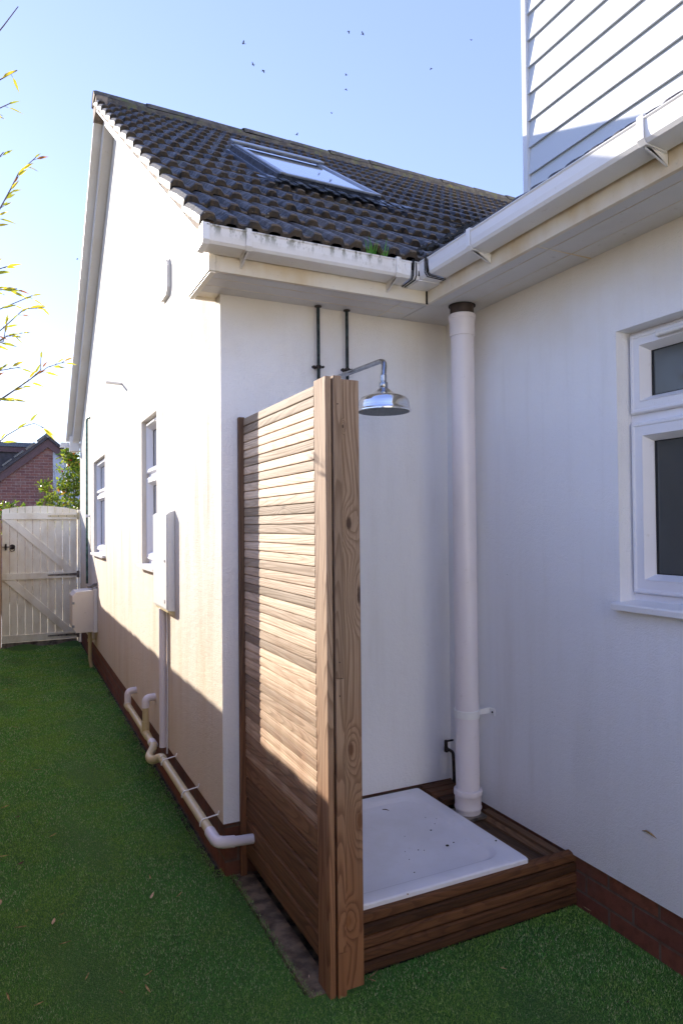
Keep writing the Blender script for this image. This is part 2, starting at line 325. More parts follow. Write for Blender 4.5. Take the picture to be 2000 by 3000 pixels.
for j in range(ny - 1):
    for i in range(nx - 1):
        cx, cy = (xs[i] + xs[i + 1]) / 2, (ys[j] + ys[j + 1]) / 2
        if not inhole(cx, cy) or (cx > XC): fs.append((j * nx + i, j * nx + i + 1, (j + 1) * nx + i + 1, (j + 1) * nx + i))
g._add(vs, fs, True); g.build('lawn', 'turf_base', origin=(0, 0, ZG))['kind'] = 'structure'
g = MB(); g.box(.87, .96, 2.06, 3.02, ZG - .03, ZG - .001); g.build('bare_soil', 'soil_strip', origin=(.85, 2.4, ZG))['kind'] = 'structure'
g = MB(); g.box(-.2, 1.0, 9.70, 10.1, ZG - .02, ZG + .004); g.build('path', 'concrete', origin=(.4, 9.9, ZG))['kind'] = 'structure'

def blades():
    n = 460000; u = rng.random(n)
    d = 1.35 * (9.7 / 1.35) ** (u ** .82)            # denser near the lens
    x = rng.uniform(-.13, 2.03, n); y = d
    keep = np.ones(n, bool)
    left = ((x < .822) | ((x < .9) & (y < 3.0))) & (y < 9.66); front = (y < 2.09) & (x >= .8)
    keep &= (left | front); keep &= ~((x > .886 + rng.normal(0, .004, n)) & (y > 2.08) & (y < 2.95))
    keep &= ~((x > .915) & (x < 1.07) & (y > 2.02) & (y < 2.13)); keep &= y > .9
    x, y = x[keep], y[keep]; n = len(x); dist = np.hypot(x, y)
    h = rng.uniform(.005, .011, n); wd = np.maximum(.0011, .0007 * dist) * rng.uniform(.8, 1.3, n); a = rng.uniform(0, 6.283, n); l = rng.uniform(.1, .8, n) * h
    la = rng.uniform(0, 6.283, n)
    V = np.empty((n, 3, 3)); base = np.stack([x, y, np.full(n, -.002)], 1)
    dx = np.stack([np.cos(a), np.sin(a), np.zeros(n)], 1) * wd[:, None] / 2
    V[:, 0] = base - dx; V[:, 1] = base + dx; V[:, 2] = base + np.stack([np.cos(la) * l, np.sin(la) * l, h], 1)
    me = bpy.data.meshes.new('grass'); me.vertices.add(n * 3); me.vertices.foreach_set('co', V.ravel()); me.loops.add(n * 3)
    me.loops.foreach_set('vertex_index', np.arange(n * 3)); me.polygons.add(n); me.polygons.foreach_set('loop_start', np.arange(0, n * 3, 3)); me.polygons.foreach_set('loop_total', np.full(n, 3))
    at = me.attributes.new('tone', 'FLOAT', 'POINT'); at.data.foreach_set('value', np.repeat(rng.random(n), 3)); me.materials.append(MAT['turf_blade']); me.update()
    o = bpy.data.objects.new('grass', me); col.objects.link(o); tag(o, 'short green artificial turf pile covering the side passage and yard', 'grass', kind='stuff')
blades()

# ------------------------------------------------------------------ the house
house = thing('house', (1.4, 6.2, ZG), 'white rendered bungalow with a dark pantiled gable wing, white gutters and clad upper storey', 'house')
WN = (4.393, 4.945, -.265, .740)                     # nearer gable window: y0 y1 z0 z1
WF = (7.045, 8.06, -.285, .722)                      # farther gable window
wl = MB(); D = .10
def wall_holes_x(mb, x, y0, y1, z0, z1, holes):
    ys = sorted({y0, y1, *[h[0] for h in holes], *[h[1] for h in holes]})
    for a, b in zip(ys[:-1], ys[1:]):
        hs = sorted([(h[2], h[3]) for h in holes if h[0] <= a and h[1] >= b]); z = z0
        for h0, h1 in hs: mb.quad((x, a, z), (x, b, z), (x, b, h0), (x, a, h0)); z = h1
        mb.quad((x, a, z), (x, b, z), (x, b, z1), (x, a, z1))
wall_holes_x(wl, XA, YB, YF, ZR, 1.18, [WN, WF])
wl.poly([(XA, YB, 1.18), (XA, YF, 1.18), (XA, YF, roofz(YF) - .03), (XA, YR, roofz(YR) - .04), (XA, YB, roofz(YB) - .03)])
for (a, b, c, d) in (WN, WF):
    wl.quad((XA, a, c), (XA + .2, a, c), (XA + .2, a, d), (XA, a, d)); wl.quad((XA, b, c), (XA + .2, b, c), (XA + .2, b, d), (XA, b, d)); wl.quad((XA, a, d), (XA + .2, a, d), (XA + .2, b, d), (XA, b, d)); wl.quad((XA, a, c), (XA + .2, a, c), (XA + .2, b, c), (XA, b, c))
wl.box(XA + .001, XA + .02, YB + .001, YF, ZR, ZR + .02)       # bell-cast bottom edge
wl.quad((XA, YF, ZG), (5, YF, ZG), (5, YF, 1.4), (XA, YF, 1.4))
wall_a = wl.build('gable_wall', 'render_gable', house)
wb = MB(); wb.quad((XA, YB, ZR), (XC, YB, ZR), (XC, YB, 1.2), (XA, YB, 1.2)); wb.quad((XA, YB, ZR), (XC, YB, ZR), (XC, YB + .02, ZR), (XA, YB + .02, ZR)); wb.build('shower_wall', 'render_yard', house)
WC = (.55, 1.822, -.30, .711)
wc = MB(); wall_holes_x(wc, XC, -5.6, YB, ZR - .03, 1.2, [WC]); a, b, c, d = WC
for q in (((XC, a, c), (XC + .2, a, c), (XC + .2, a, d), (XC, a, d)), ((XC, b, c), (XC + .2, b, c), (XC + .2, b, d), (XC, b, d)), ((XC, a, d), (XC + .2, a, d), (XC + .2, b, d), (XC, b, d)), ((XC, a, c), (XC + .2, a, c), (XC + .2, b, c), (XC, b, c))): wc.quad(*q)
wc.quad((XC, -5.6, ZR - .03), (XC, YB, ZR - .03), (XC + .03, YB, ZR - .03), (XC + .03, -5.6, ZR - .03)); wc.build('yard_wall', 'render_yard', house)
p_ = MB(); p_.box(XA + .014, 5, YB + .016, YF - .01, ZG - .1, ZR + .003); p_.build('gable_plinth', 'brick_y', house)
p_ = MB(); p_.box(XC + .014, 5, -5.6, YB, ZG - .1, ZR - .027); p_.build('yard_plinth', 'brick_y', house)
p_ = MB(); p_.box(XA + .010, 1.2, YB + .010, YB + .0155, ZG - .1, ZR + .002); p_.build('corner_plinth', 'brick_x', house)

# windows: outer frame, two sashes (each with a bead), panes, sill
def win(name, x, y0, y1, z0, z1, zt, pane, vent=True, sill=True, sash=.075, dep=.075):
    fr = MB(); xf = x + dep
    for b in ((y0, y1, z0, z0 + .035), (y0, y1, z1 - .022, z1), (y0, y1, zt - .016, zt + .016)): fr.box(xf, xf + .06, *b)
    fr.box(xf + .0015, xf + .058, y0, y0 + .02, z0 + .035, z1 - .022); fr.box(xf + .0015, xf + .058, y1 - .02, y1, z0 + .035, z1 - .022)
    W = fr.build(name, 'upvc_window', house, .002)
    for k, (a, b) in enumerate(((z0 + .037, zt - .016), (zt + .014, z1 - .012))):
        s_ = MB(); xo = xf - .018; xi = xf + .032; c = sash if k == 0 else sash * .9; yo0, yo1 = y0 + .008, y1 - .008
        def ring(x1, e): return [(x1, yo0 + e, a + e), (x1, yo1 - e, a + e), (x1, yo1 - e, b - e), (x1, yo0 + e, b - e)]
        prof = [(xf, 0), (xo + .006, 0), (xo, .006), (xo, .014), (xo + .003, .018), (xo + .003, c - .022), (xo + .001, c - .02), (xi - .012, c), (xi, c)]
        R_ = [ring(px, e) for px, e in prof]; vs = [q for r in R_ for q in r]
        s_._add(vs, [(i * 4 + j, i * 4 + (j + 1) % 4, (i + 1) * 4 + (j + 1) % 4, (i + 1) * 4 + j) for i in range(len(R_) - 1) for j in range(4)])
        so = s_.build('sash', 'upvc_window', W)
        MB().box(xi - .006, xi + .004, yo0 + c - .004, yo1 - c + .004, a + c - .004, b - c + .004).build('pane', pane, so)
        ga = MB(); e0, e1, q0, q1 = yo0 + c, yo1 - c, a + c, b - c; gx = xi - .008
        ga.box(gx, gx + .004, e0, e0 + .009, q0, q1); ga.box(gx, gx + .004, e1 - .009, e1, q0, q1); ga.box(gx + .0005, gx + .0035, e0, e1, q0, q0 + .004); ga.box(gx + .0005, gx + .0035, e0, e1, q1 - .004, q1)
        ga.build('gasket', 'black_rubber', so)
    if vent:
        v = MB(); v.prism([(xf - .018, y0 + .13, z1 - .052), (xf - .036, y0 + .13, z1 - .048), (xf - .040, y0 + .13, z1 - .040), (xf - .030, y0 + .13, z1 - .030), (xf - .018, y0 + .13, z1 - .028)], (0, (y1 - y0) - .27, 0)); v.build('trickle_vent', 'upvc', W, .002)
    if sill:
        MB().prism([(x - .035, y0 - .03, z0 - .001), (x - .030, y0 - .03, z0 + .004), (x + .09, y0 - .03, z0 + .012), (x + .09, y0 - .03, z0 - .012), (x - .001, y0 - .03, z0 - .020), (x - .035, y0 - .03, z0 - .022)], (0, y1 - y0 + .045, 0)).build('sill', 'upvc_clean', W, .002)
    MB().box(xf + .06, xf + .5, y0 + .01, y1 - .01, z0 + .01, z1 - .01).build('dark_interior', 'room_dark', W)
    return W
win('window', XC, *WC, .387, 'pane_dark', sash=.072)
win('window', XA, *WN, .36, 'pane_sky', sash=.055, dep=.048); win('window', XA, *WF, .36, 'pane_sky', vent=False, sash=.055, dep=.048)

# fascias, soffits, box end, bargeboards
FB, FC = 2.649, 1.734
f_ = MB(); f_.box(.745, FC + .018, FB, FB + .018, ZS, 1.17); f_.build('fascia', 'upvc_fascia', house, .002)
f_ = MB(); f_.box(FC + .0005, FC + .0185, -5.5, FB - .0005, ZS, 1.17); f_.build('fascia', 'upvc_fascia', house, .002)
f_ = MB(); f_.box(FC - .006, FC + .004, FB - .007, FB - .0003, ZS - .002, 1.12); f_.build('corner_joint', 'dark_mouldy', house)
so = MB(); so.box(.735, FC + .012, FB + .018, YB - .0005, ZS + .004, ZS + .012); so.box(FC + .018, XC - .0005, -5.5, YB - .0005, ZS + .0045, ZS + .0125)
so.box(.72, FC, FB + .03, FB + .033, ZS + .0025, ZS + .0045)
so.build('soffit', 'upvc_soffit', house)
j_ = MB()
for y in (2.74, 2.83): j_.box(.735, 1.72, y, y + .0015, ZS + .0022, ZS + .0042)
for x in (1.81, 1.92): j_.box(x, x + .0015, -5.5, 2.64, ZS + .0026, ZS + .0044)
j_.box(1.75, 2.02, 1.93, 1.934, ZS + .0018, ZS + .0040); j_.box(1.62, 1.624, 2.66, 2.915, ZS + .0018, ZS + .0040); j_.build('soffit_groove', 'upvc_fascia', house)
be = MB(); be.prism([(.706, FB - .004, ZS - .002), (.706, 3.0, ZS - .002), (.706, 3.0, roofz(3.0) - .2), (.706, 3.15, roofz(3.15) - .12), (.706, FB - .004, roofz(FB) - .06)], (.03, 0, 0))
be.box(.7365, .748, FB - .004, FB + .03, ZS, 1.17); be.box(.712, .735, FB + .001, 3.0, ZS - .009, ZS - .002); be.box(.7365, .829, 2.985, 3.0, ZS - .009, ZS + .05); be.box(.7365, .829, YB + .001, 2.984, ZS + .0035, ZS + .012)
be.build('box_end', 'upvc_fascia', house, .0015)
def barge(sign):
    ys = (FB + .02, YR + .002) if sign > 0 else (YR - .002, 2 * YR - FB + .03); b = MB()
    for (x0, x1, t, bt) in ((.664, .747, *((.070, .088) if sign > 0 else (.045, .062))), (.747, .829, .05, .20), (.7405, .752, .0455, .2045)):
        yy = [ys[0], ys[1]] if (sign > 0) else [ys[0], ys[1]]
        if sign > 0 and bt > .1: yy[0] = 2.99
        b.prism([(x0, yy[0], roofz(yy[0]) - t), (x0, yy[1], roofz(yy[1]) - t), (x0, yy[1], roofz(yy[1]) - bt), (x0, yy[0], roofz(yy[0]) - bt)], (x1 - x0 - .001, 0, 0))
    return b
barge(1).build('bargeboard', 'upvc_clean', house); barge(-1).build('bargeboard', 'upvc', house)
yq = 2 * YR - FB
MB().box(.706, .829, yq - .14, yq + .003, ZS, ZS + .20).build('box_end', 'upvc', house, .002)

# gutters
def gutter_prof(f0, s):          # (distance, z) square-line section
    return [(f0, 1.150), (f0 - s * .004, 1.155), (f0 - s * .004, 1.158), (f0, 1.160), (f0 + s * .001, 1.12), (f0 + s * .004, 1.098), (f0 + s * .012, 1.087), (f0 + s * .095, 1.083), (f0 + s * .100, 1.15), (f0 + s * .097, 1.15), (f0 + s * .092, 1.088), (f0 + s * .014, 1.092), (f0 + s * .006, 1.102), (f0 + s * .0035, 1.15)]
def gut(name, axis, f0, s, a, b, grow=0, mat='upvc_gutter'):
    c0, cz = f0 + s * .05, 1.12; pr = [((d - c0) * (1 + grow) + c0, (z - cz) * (1 + grow) + cz) for d, z in gutter_prof(f0, s)]
    pts = [((a, d, z) if axis == 'x' else (d, a, z)) for d, z in pr]; return MB().prism(pts, (b - a, 0, 0) if axis == 'x' else (0, b - a, 0))
gB, gC = 2.541, 1.626
G1 = gut('gutter', 'x', gB, 1, .672, 1.585).build('gutter', 'upvc_gutter', house, .001)
G2 = gut('gutter', 'y', gC, 1, -5.5, 2.47).build('gutter', 'upvc_clean', house, .001)
def endcap():
    b = MB(); pr = [(gB - .004, 1.164), (gB - .004, 1.098), (gB + .010, 1.082), (gB + .103, 1.078), (gB + .103, 1.155)]
    b.prism([(.655, d, z) for d, z in pr], (.006, 0, 0)); pr2 = [(gB - .003, 1.162), (gB - .003, 1.098), (gB + .010, 1.083), (gB + .102, 1.079), (gB + .102, 1.083), (gB + .012, 1.087), (gB + .002, 1.1), (gB + .002, 1.162)]
    b.prism([(.661, d, z) for d, z in pr2], (.022, 0, 0)); return b
endcap().build('gutter_end_cap', 'upvc_clean', G1, .001)
def strap(axis, at, f0, wdt=.024, e=.0045, arm=True):
    b = MB(); pr = [(f0 - e, 1.168), (f0 - e, 1.098), (f0 + .008, 1.087 - e), (f0 + .095, 1.083 - e), (f0 + .095, 1.083 - e + .003), (f0 + .010, 1.087 - e + .003), (f0 - e + .003, 1.10), (f0 - e + .003, 1.168)]
    d = (wdt, 0, 0) if axis == 'x' else (0, wdt, 0); P_ = lambda o, z, s0=0: (at + s0, o, z) if axis == 'x' else (o, at + s0, z)
    b.prism([P_(o, z) for o, z in pr], d)
    if arm: b.prism([P_(f0 + .0015, 1.096, wdt * .35), P_(f0 + .02, 1.078, wdt * .35), P_(f0 + .107, 1.045, wdt * .35), P_(f0 + .107, 1.083, wdt * .35), P_(f0 + .012, 1.083, wdt * .35)], (wdt * .3, 0, 0) if axis == 'x' else (0, wdt * .3, 0))
    b.box(*((at, at + wdt, f0 - .0005, f0 + .012, 1.163, 1.168) if axis == 'x' else (f0 - .0005, f0 + .012, at, at + wdt, 1.163, 1.168)))
    return b
for a in (.827, 1.508): strap('x', a, gB).build('gutter_bracket', 'upvc_gutter', G1, .0008)
for a in (2.168, 1.349, .5, -.4, -1.3): strap('y', a, gC).build('gutter_bracket', 'upvc_clean', G2, .0008)
cn = gut('c', 'x', gB, 1, 1.60, gC + .006, .05); cn.build('gutter_corner', 'upvc_gutter', G1, .001)
cn2 = gut('c', 'y', gC, 1, gB + .004, 2.492, .05).build('gutter_corner', 'upvc_clean', G2, .001)
MB().box(gC - .002, FC, gB - .002, FB, 1.0795, 1.0835).build('gutter_corner_base', 'upvc_clean', G1)
for a in (1.590, 1.606): strap('x', a, gB, .004, .0062, False).build('rubber_seal', 'black_rubber', G1)
for a in (2.474, 2.488): strap('y', a, gC, .0035, .0062, False).build('rubber_seal', 'black_rubber', G2)
MB().box(1.62, 1.64, gB - .0015, gB + .003, 1.10, 1.165).build('grime_run', 'dark_mouldy', G1)
gut('gutter', 'x', 2 * YR - gB, -1, .60, 3.0).build('gutter', 'upvc_clean', house, .001)

# roof tiles
PER, GAUGE = .0925, .322
def hump(u):
    u = (u / PER) % 1.0
    sm = lambda t: t * t * (3 - 2 * t)
    if u < .16: return sm(u / .16)
    if u < .56: return 1.0 - .10 * math.sin((u - .16) / .4 * math.pi) * -.6
    if u < .72: return 1 - sm((u - .56) / .16)
    return 0.0
def tiles(name, mat, O, along, up, nrm, rows, lim, start=0.0, lo=None):
    """O eave point; rows of interlocking tiles, three rolls each, laid to a gauge; lim(row mid slope distance) -> length along the eave"""
    mb = MB(); O, along, up, nrm = map(Vector, (O, along, up, nrm)); n_s = 25
    for r in range(rows):
        s0 = r * GAUGE; tw = 3 * PER; shift = 0.0
        L = lim(s0 + .06); a0 = start if lo is None else max(start, lo(s0))
        k = 0; x = start
        while x < L:
            xe = min(x + tw, L)
            if xe > a0:
                tone = random.random(); mb.tone = tone; ds = random.uniform(-.005, .006); dz = random.uniform(0, .004); tilt = random.uniform(-.003, .003); base = len(mb.v); vs = []; m_ = max(2, int((xe - x) / tw * n_s) + 1)
                for i in range(m_):
                    t = i / (m_ - 1); xx = x + (xe - x) * t; h = .022 * hump(xx - start) + dz + tilt * t; jag = random.uniform(-.0018, .0018)
                    f = O + along * xx + up * (s0 + ds + jag)
                    lift = .034
                    vs += [f + nrm * (lift + h - .030), f + nrm * (lift + h - .005) + up * -.002, f + nrm * (lift + h) + up * .007, O + along * xx + up * (s0 + GAUGE * .55) + nrm * (lift * .62 + h), O + along * xx + up * (s0 + GAUGE + .03) + nrm * (.004 + h - .004)]
                fs = []
                for i in range(m_ - 1):
                    for q in range(4): fs.append((i * 5 + q, (i + 1) * 5 + q, (i + 1) * 5 + q + 1, i * 5 + q + 1))
                mb._add(vs, fs, False)
                for (i, sgn) in ((0, 1), (m_ - 1, -1)):    # side edges with thickness
                    e = [vs[i * 5 + q] for q in range(5)]; lw = e[4] - nrm * .018; mb._add([e[1], e[2], e[3], e[4], lw, e[0]], [(0, 1, 2, 3, 4, 5)])
            x += tw; k += 1
    return mb.build(name, mat, house, origin=None)
c_, s_ = math.cos(math.atan(SL)), math.sin(math.atan(SL)); LEN = (YR - EY) / c_
roof = tiles('roof', 'roof_tile', (.655, EY, EZ - .035), (1, 0, 0), (0, c_, s_), (0, -s_, c_), 14, lambda s: 1.0 + s * c_ + .10)
tiles('roof', 'roof_tile', (1.690, EY + 4.0, EZ - .062), (0, -1, 0), (c_, 0, s_), (-s_, 0, c_), 8, lambda s: 12.0, 0.0, lambda s: 4.0 - (s + .06) * c_)
under = MB(); under.quad((.67, EY, EZ - .045), (1.68, EY, EZ - .045), (5.6, YR, ZRIDGE - .05), (.67, YR, ZRIDGE - .05)); under.quad((.67, YR, ZRIDGE - .03), (6, YR, ZRIDGE - .03), (6, 2 * YR - EY, EZ - .03), (.67, 2 * YR - EY, EZ - .03))
under.quad((1.68, EY, EZ - .045), (1.68, -5.6, EZ - .045), (4.2, -5.6, EZ + SL * 2.515 - .045), (4.2, EY + 2.515, EZ + SL * 2.515 - .045)); under.build('roof_deck', 'dark_mouldy', house)
vl = MB(); vl.quad((1.62, EY, EZ - .005), (1.76, EY - .06, EZ - .005), (5.46, YR - .09, ZRIDGE + .0), (5.32, YR, ZRIDGE + .0)); vl.build('valley', 'dark_mouldy', house)
vm = MB()
for i in range(60):                                  # mossy mortar lumps along the valley
    t = i / 60 * 1.4; c = Vector((1.66 + t + random.uniform(-.02, .03), EY - .0 + t + random.uniform(-.02, .02), EZ + SL * t + .02)); r = random.uniform(.012, .03)
    vm._add([c + Vector(v) * r for v in ((1, 0, 0), (-.9, .2, 0), (0, 1, .1), (.1, -1, 0), (0, 0, 1), (0, .1, -1))], [(0, 2, 4), (2, 1, 4), (1, 3, 4), (3, 0, 4), (2, 0, 5), (1, 2, 5), (3, 1, 5), (0, 3, 5)])
tag(vm.build('valley_moss', 'dark_mouldy', house), kind='stuff')
rd = MB(); x = .645; k = 0
while x < 6.2:                                        # half-round ridge cappings
    x1 = x + .45; r0 = .118 + random.uniform(-.004, .006); ang = [R(a) for a in range(-72, 73, 12)]; vs = []
    for xx, rr in ((x, r0), (x + .02, r0 + .004), (x1 - .02, r0 - .004), (x1, r0 - .006)):
        for a in ang: vs.append((xx, YR + math.sin(a) * rr, ZRIDGE - .085 + math.cos(a) * rr * .98 + random.uniform(-.003, .003)))
    m_ = len(ang); rd._add(vs, [(i * m_ + j, i * m_ + j + 1, (i + 1) * m_ + j + 1, (i + 1) * m_ + j) for i in range(3) for j in range(m_ - 1)], False); x += .452
rd.box(.76, 6, YR - .125, YR + .125, ZRIDGE - .16, ZRIDGE - .06); rd.build('ridge_tiles', 'ridge_tile', house)
em = MB(); em.prism([(.649, YR + .118 * math.sin(R(a)), ZRIDGE - .085 + .118 * math.cos(R(a)) - .004) for a in range(-72, 73, 12)], (.03, 0, 0)); em.box(.660, .758, YR - .118, YR + .118, ZRIDGE - .175, ZRIDGE - .052); em.build('ridge_end_mortar', 'mortar', house)
vg = MB()                                             # mortar bedding under the verge tiles
for i in range(28):
    y0 = EY + .02 + i * (YR - EY) / 28; y1 = y0 + (YR - EY) / 28 + .002; o = random.uniform(-.002, .003)
    vg.prism([(.665 + o, y0, roofz(y0) - .068), (.665 + o, y1, roofz(y1) - .068), (.665 + o, y1, roofz(y1) - .012), (.665 + o, y0, roofz(y0) - .012)], (.06, 0, 0))
vg.build('verge_mortar', 'mortar', house)

# roof window
SKN = Vector((0, -s_, c_)); SKU = Vector((0, c_, s_))
def rp(x, s, h): v = Vector((x, 3.735, roofz(3.735))) + SKU * s + SKN * h; return (v.x, v.y, v.z)
def rbox(mb, x0, x1, s0, s1, h0, h1): v = [rp(x, s, h) for x in (x0, x1) for s in (s0, s1) for h in (h0, h1)]; mb._add(v, ((0, 1, 3, 2), (4, 6, 7, 5), (0, 4, 5, 1), (2, 3, 7, 6), (0, 2, 6, 4), (1, 5, 7, 3)))
sx0, sx1, sl = 1.402, 2.09, 1.13
k_ = MB(); rbox(k_, sx0 - .006, sx0 + .035, 0, sl, -.02, .072); rbox(k_, sx1 - .035, sx1, 0, sl, -.02, .070); rbox(k_, sx0 + .035, sx1 - .035, 0, .03, -.02, .068); rbox(k_, sx0 + .035, sx1 - .035, sl - .04, sl, -.02, .070)
SK = k_.build('roof_window', 'alu_blue', house, .002)
k_ = MB(); rbox(k_, sx0 + .008, sx0 + .042, -.012, sl - .02, .073, .086); rbox(k_, sx1 - .042, sx1 - .008, -.012, sl - .02, .073, .086); rbox(k_, sx0 + .042, sx1 - .042, -.008, .035, .070, .083); k_.build('sash', 'alu_light', SK, .003)
k_ = MB(); rbox(k_, sx0 - .004, sx1 + .004, sl - .06, sl + .03, .087, .106); k_.build('hood', 'alu_light', SK, .006)
k_ = MB(); rbox(k_, sx0 + .035, sx1 - .035, .03, sl - .04, .071, .076); k_.build('pane', 'pane_sky', SK)
k_ = MB(); rbox(k_, sx0 - .02, sx0, -.03, sl + .05, .0, .030); rbox(k_, sx1, sx1 + .05, -.03, sl + .05, .022, .030)
m2 = 60
for i in range(m2):
    xa_, xb_ = sx0 - .13 + (sx1 - sx0 + .33) * i / m2, sx0 - .13 + (sx1 - sx0 + .33) * (i + 1) / m2; h = .036 + .012 * hump(xa_ - .655); rbox(k_, xa_, xb_, -.075, 0.0, h, h + .004 + .002 * (i % 2))
k_.build('flashing', 'lead', SK)

# clad upper storey
TX, TY = 3.5, 3.985
up_ = MB(); up_.box(TX + .03, 8.5, -6, TY - .004, 1.9, 7.2); up_.build('upper_storey_wall', 'cladding', house)
cl = MB(); z = 2.622 - .204 * 4
while z < 7.1:
    cl.tone = random.random(); cl.prism([(TX - .001, -6, z), (TX + .014, -6, z), (TX + .034, -6, z + .215), (TX + .020, -6, z + .215)], (0, TY + 6 - .048, 0)); z += .204
cl.build('weatherboards', 'cladding', house)
ct = MB(); ct.box(TX - .014, TX + .029, TY - .047, TY, 1.9, 7.2); ct.box(TX + .0292, TX + .05, TY - .003, TY + .012, 1.9, 7.2); ct.build('corner_trim', 'upvc_clean', house, .002)
MB().box(TX - .15, 8.7, -6.2, TY + .15, 7.2, 7.35).build('upper_roof', 'slate_far', house)
vc = MB()                                             # octagonal vent cover high on the gable
cy, cz = 4.055, 1.455; oc = [(cy + a * .10, cz + b * .105) for a, b in ((1, .6), (.7, 1), (-.7, 1), (-1, .6), (-1, -.6), (-.7, -1), (.7, -1), (1, -.6))]
vc.prism([(XA - .022, y, z) for y, z in oc], (.021, 0, 0)); V_ = vc.build('vent_cover', 'upvc', house, .004); MB().prism([(XA - .006, cy + (y - cy) * 1.06, cz + (z - cz) * 1.05) for y, z in oc], (.005, 0, 0)).build('sealant', 'upvc_soffit', V_)
v2 = MB()
for i in range(0): v2.prism([(XA - .0285, cy - .07, cz - .075 + i * .034), (XA - .042, cy - .07, cz - .082 + i * .034), (XA - .0285, cy - .07, cz - .055 + i * .034)], (0, .14, 0))

# ------------------------------------------------------------------ shower screen
scr = thing('shower_screen', (.99, 2.4, ZG), 'tall weathered timber louvre screen with a thick end post beside the outdoor shower', 'screen')
sl_ = MB(); z = -1.015; x0 = .926; Y0, Y1 = 2.122, 2.902; r = 0; PIT = (.478 + 1.015) / 41
for i in range(41):
    sl_.tone = random.random() ** 1.0; zz = -1.015 + i * PIT; dz = random.uniform(-.001, .001)
    sl_.prism([(x0 + .0035, Y0, zz + .0010), (x0 + .0008, Y0, zz + .0026), (x0 + .0002, Y0, zz + .007), (x0 + .0006, Y0, zz + .024), (x0 + .0020, Y0, zz + PIT - .0026), (x0 + .0060, Y0, zz + PIT - .0006), (x0 + .014, Y0, zz + PIT + .001), (x0 + .03, Y0, zz + PIT + .002), (x0 + .03, Y0, zz + .002)], (0, Y1 - Y0, 0))
sl_.build('slats', 'wood_slat', scr)
bb = MB()
for i in range(5):
    bb.tone = random.random(); zz = -1.452 + i * .0874; bb.prism([(x0 + .012, Y0, zz + .002), (x0 + .002, Y0, zz + .005), (x0, Y0, zz + .009), (x0 + .001, Y0, zz + .076), (x0 + .006, Y0, zz + .0825), (x0 + .016, Y0, zz + .0865), (x0 + .03, Y0, zz + .0874), (x0 + .03, Y0, zz)], (0, Y1 - Y0, 0))
bb.build('lower_boards', 'wood_lower_shade', scr)
MB().box(.903, .932, 2.895, YB - .001, ZG, .482).build('wall_batten', 'wood_batten', scr, .004)
pm = MB(); pm.tone = .55; pm.box(.957, 1.060, 2.043, 2.135, ZG - .02, .490); pm.build('post', 'wood_post', scr, .003)
pm = MB(); pm.tone = .70; pm.box(.927, .9485, 2.026, 2.1215, ZG - .02, .492); pm.build('side_board', 'wood_post', scr, .003)
pm = MB(); pm.tone = .48; pm.box(.9535, .983, 2.019, 2.0425, -.503, .4945); pm.tone = .62; pm.box(.954, .9832, 2.0195, 2.0425, -1.392, -.5045); pm.tone = .3; pm.box(.9535, .984, 2.0192, 2.0425, ZG - .02, -1.3935); pm.build('front_batten', 'wood_post', scr, .002)
for (x, z) in ((.968, .40), (.967, -.45), (.967, -.56)): MB().tube([(x, 2.0175, z), (x, 2.021, z)], .0022, 8).build('nail', 'iron', scr)

# shower base and tray
bs = thing('timber_plinth', (1.5, 2.5, ZG), 'low stained timber plinth boxed round the white shower tray', 'plinth')
pb = MB()
for i in range(5):
    pb.tone = random.random(); z0_ = ZG + .0 + i * .0424; pb.prism([(1.061, 2.095, z0_ + .002), (1.061, 2.080, z0_ + .004), (1.061, 2.076, z0_ + .008), (1.061, 2.077, z0_ + .032), (1.061, 2.083, z0_ + .038), (1.061, 2.096, z0_ + .0415), (1.061, 2.104, z0_ + .0424), (1.061, 2.104, z0_ + .002)], (.992, 0, 0))
pb.build('front_board', 'wood_deck_x', bs)
db = MB()
for (a, b, zz) in ((1.829, 1.868, -1.338), (1.871, 1.935, -1.352), (1.938, 1.975, -1.345), (1.978, 2.015, -1.335)): db.tone = random.random(); db.box(a, b, 2.106, 2.60, zz - .03, zz)
db.build('side_board', 'wood_deck_y', bs, .002)
db = MB()
for i in range(4): db.tone = random.random(); db.box(1.826, 2.018, 2.695 + i * .053, 2.745 + i * .053, -1.33, -1.299)
db.build('back_board', 'wood_deck_x', bs, .004)
MB().box(1.0, 2.02, 2.105, 2.915, ZG - .02, -1.39).build('core', 'dark_mouldy', bs)
def tray():
    mb = MB(); x0, x1, y0, y1, zt = .958, 1.812, 2.092, 2.896, -1.302; N_ = 10
    def rr(e, r, z):
        pts = []
        for (cx, cy, a0) in ((x1 - e - r, y1 - e - r, 0), (x0 + e + r, y1 - e - r, 90), (x0 + e + r, y0 + e + r, 180), (x1 - e - r, y0 + e + r, 270)):
            for i in range(N_ + 1): a = R(a0 + 90 * i / N_); pts.append((cx + r * math.cos(a), cy + r * math.sin(a), z))
        return pts
    rings = [rr(0, .012, zt - .09), rr(0, .012, zt - .006), rr(.004, .012, zt - .001), rr(.009, .012, zt), rr(.060, .085, zt), rr(.066, .085, zt - .002), rr(.078, .085, zt - .012), rr(.086, .085, zt - .0145), rr(.2, .05, zt - .017)]
    n_ = len(rings[0]); mb._add([q for r in rings for q in r], [(i * n_ + j, i * n_ + (j + 1) % n_, (i + 1) * n_ + (j + 1) % n_, (i + 1) * n_ + j) for i in range(len(rings) - 1) for j in range(n_)] + [tuple((len(rings) - 1) * n_ + j for j in range(n_))], True)
    o = mb.build('shower_tray', 'tray_white'); tag(o, 'white square shower tray with a raised rim set in the timber plinth', 'shower tray')
tray()

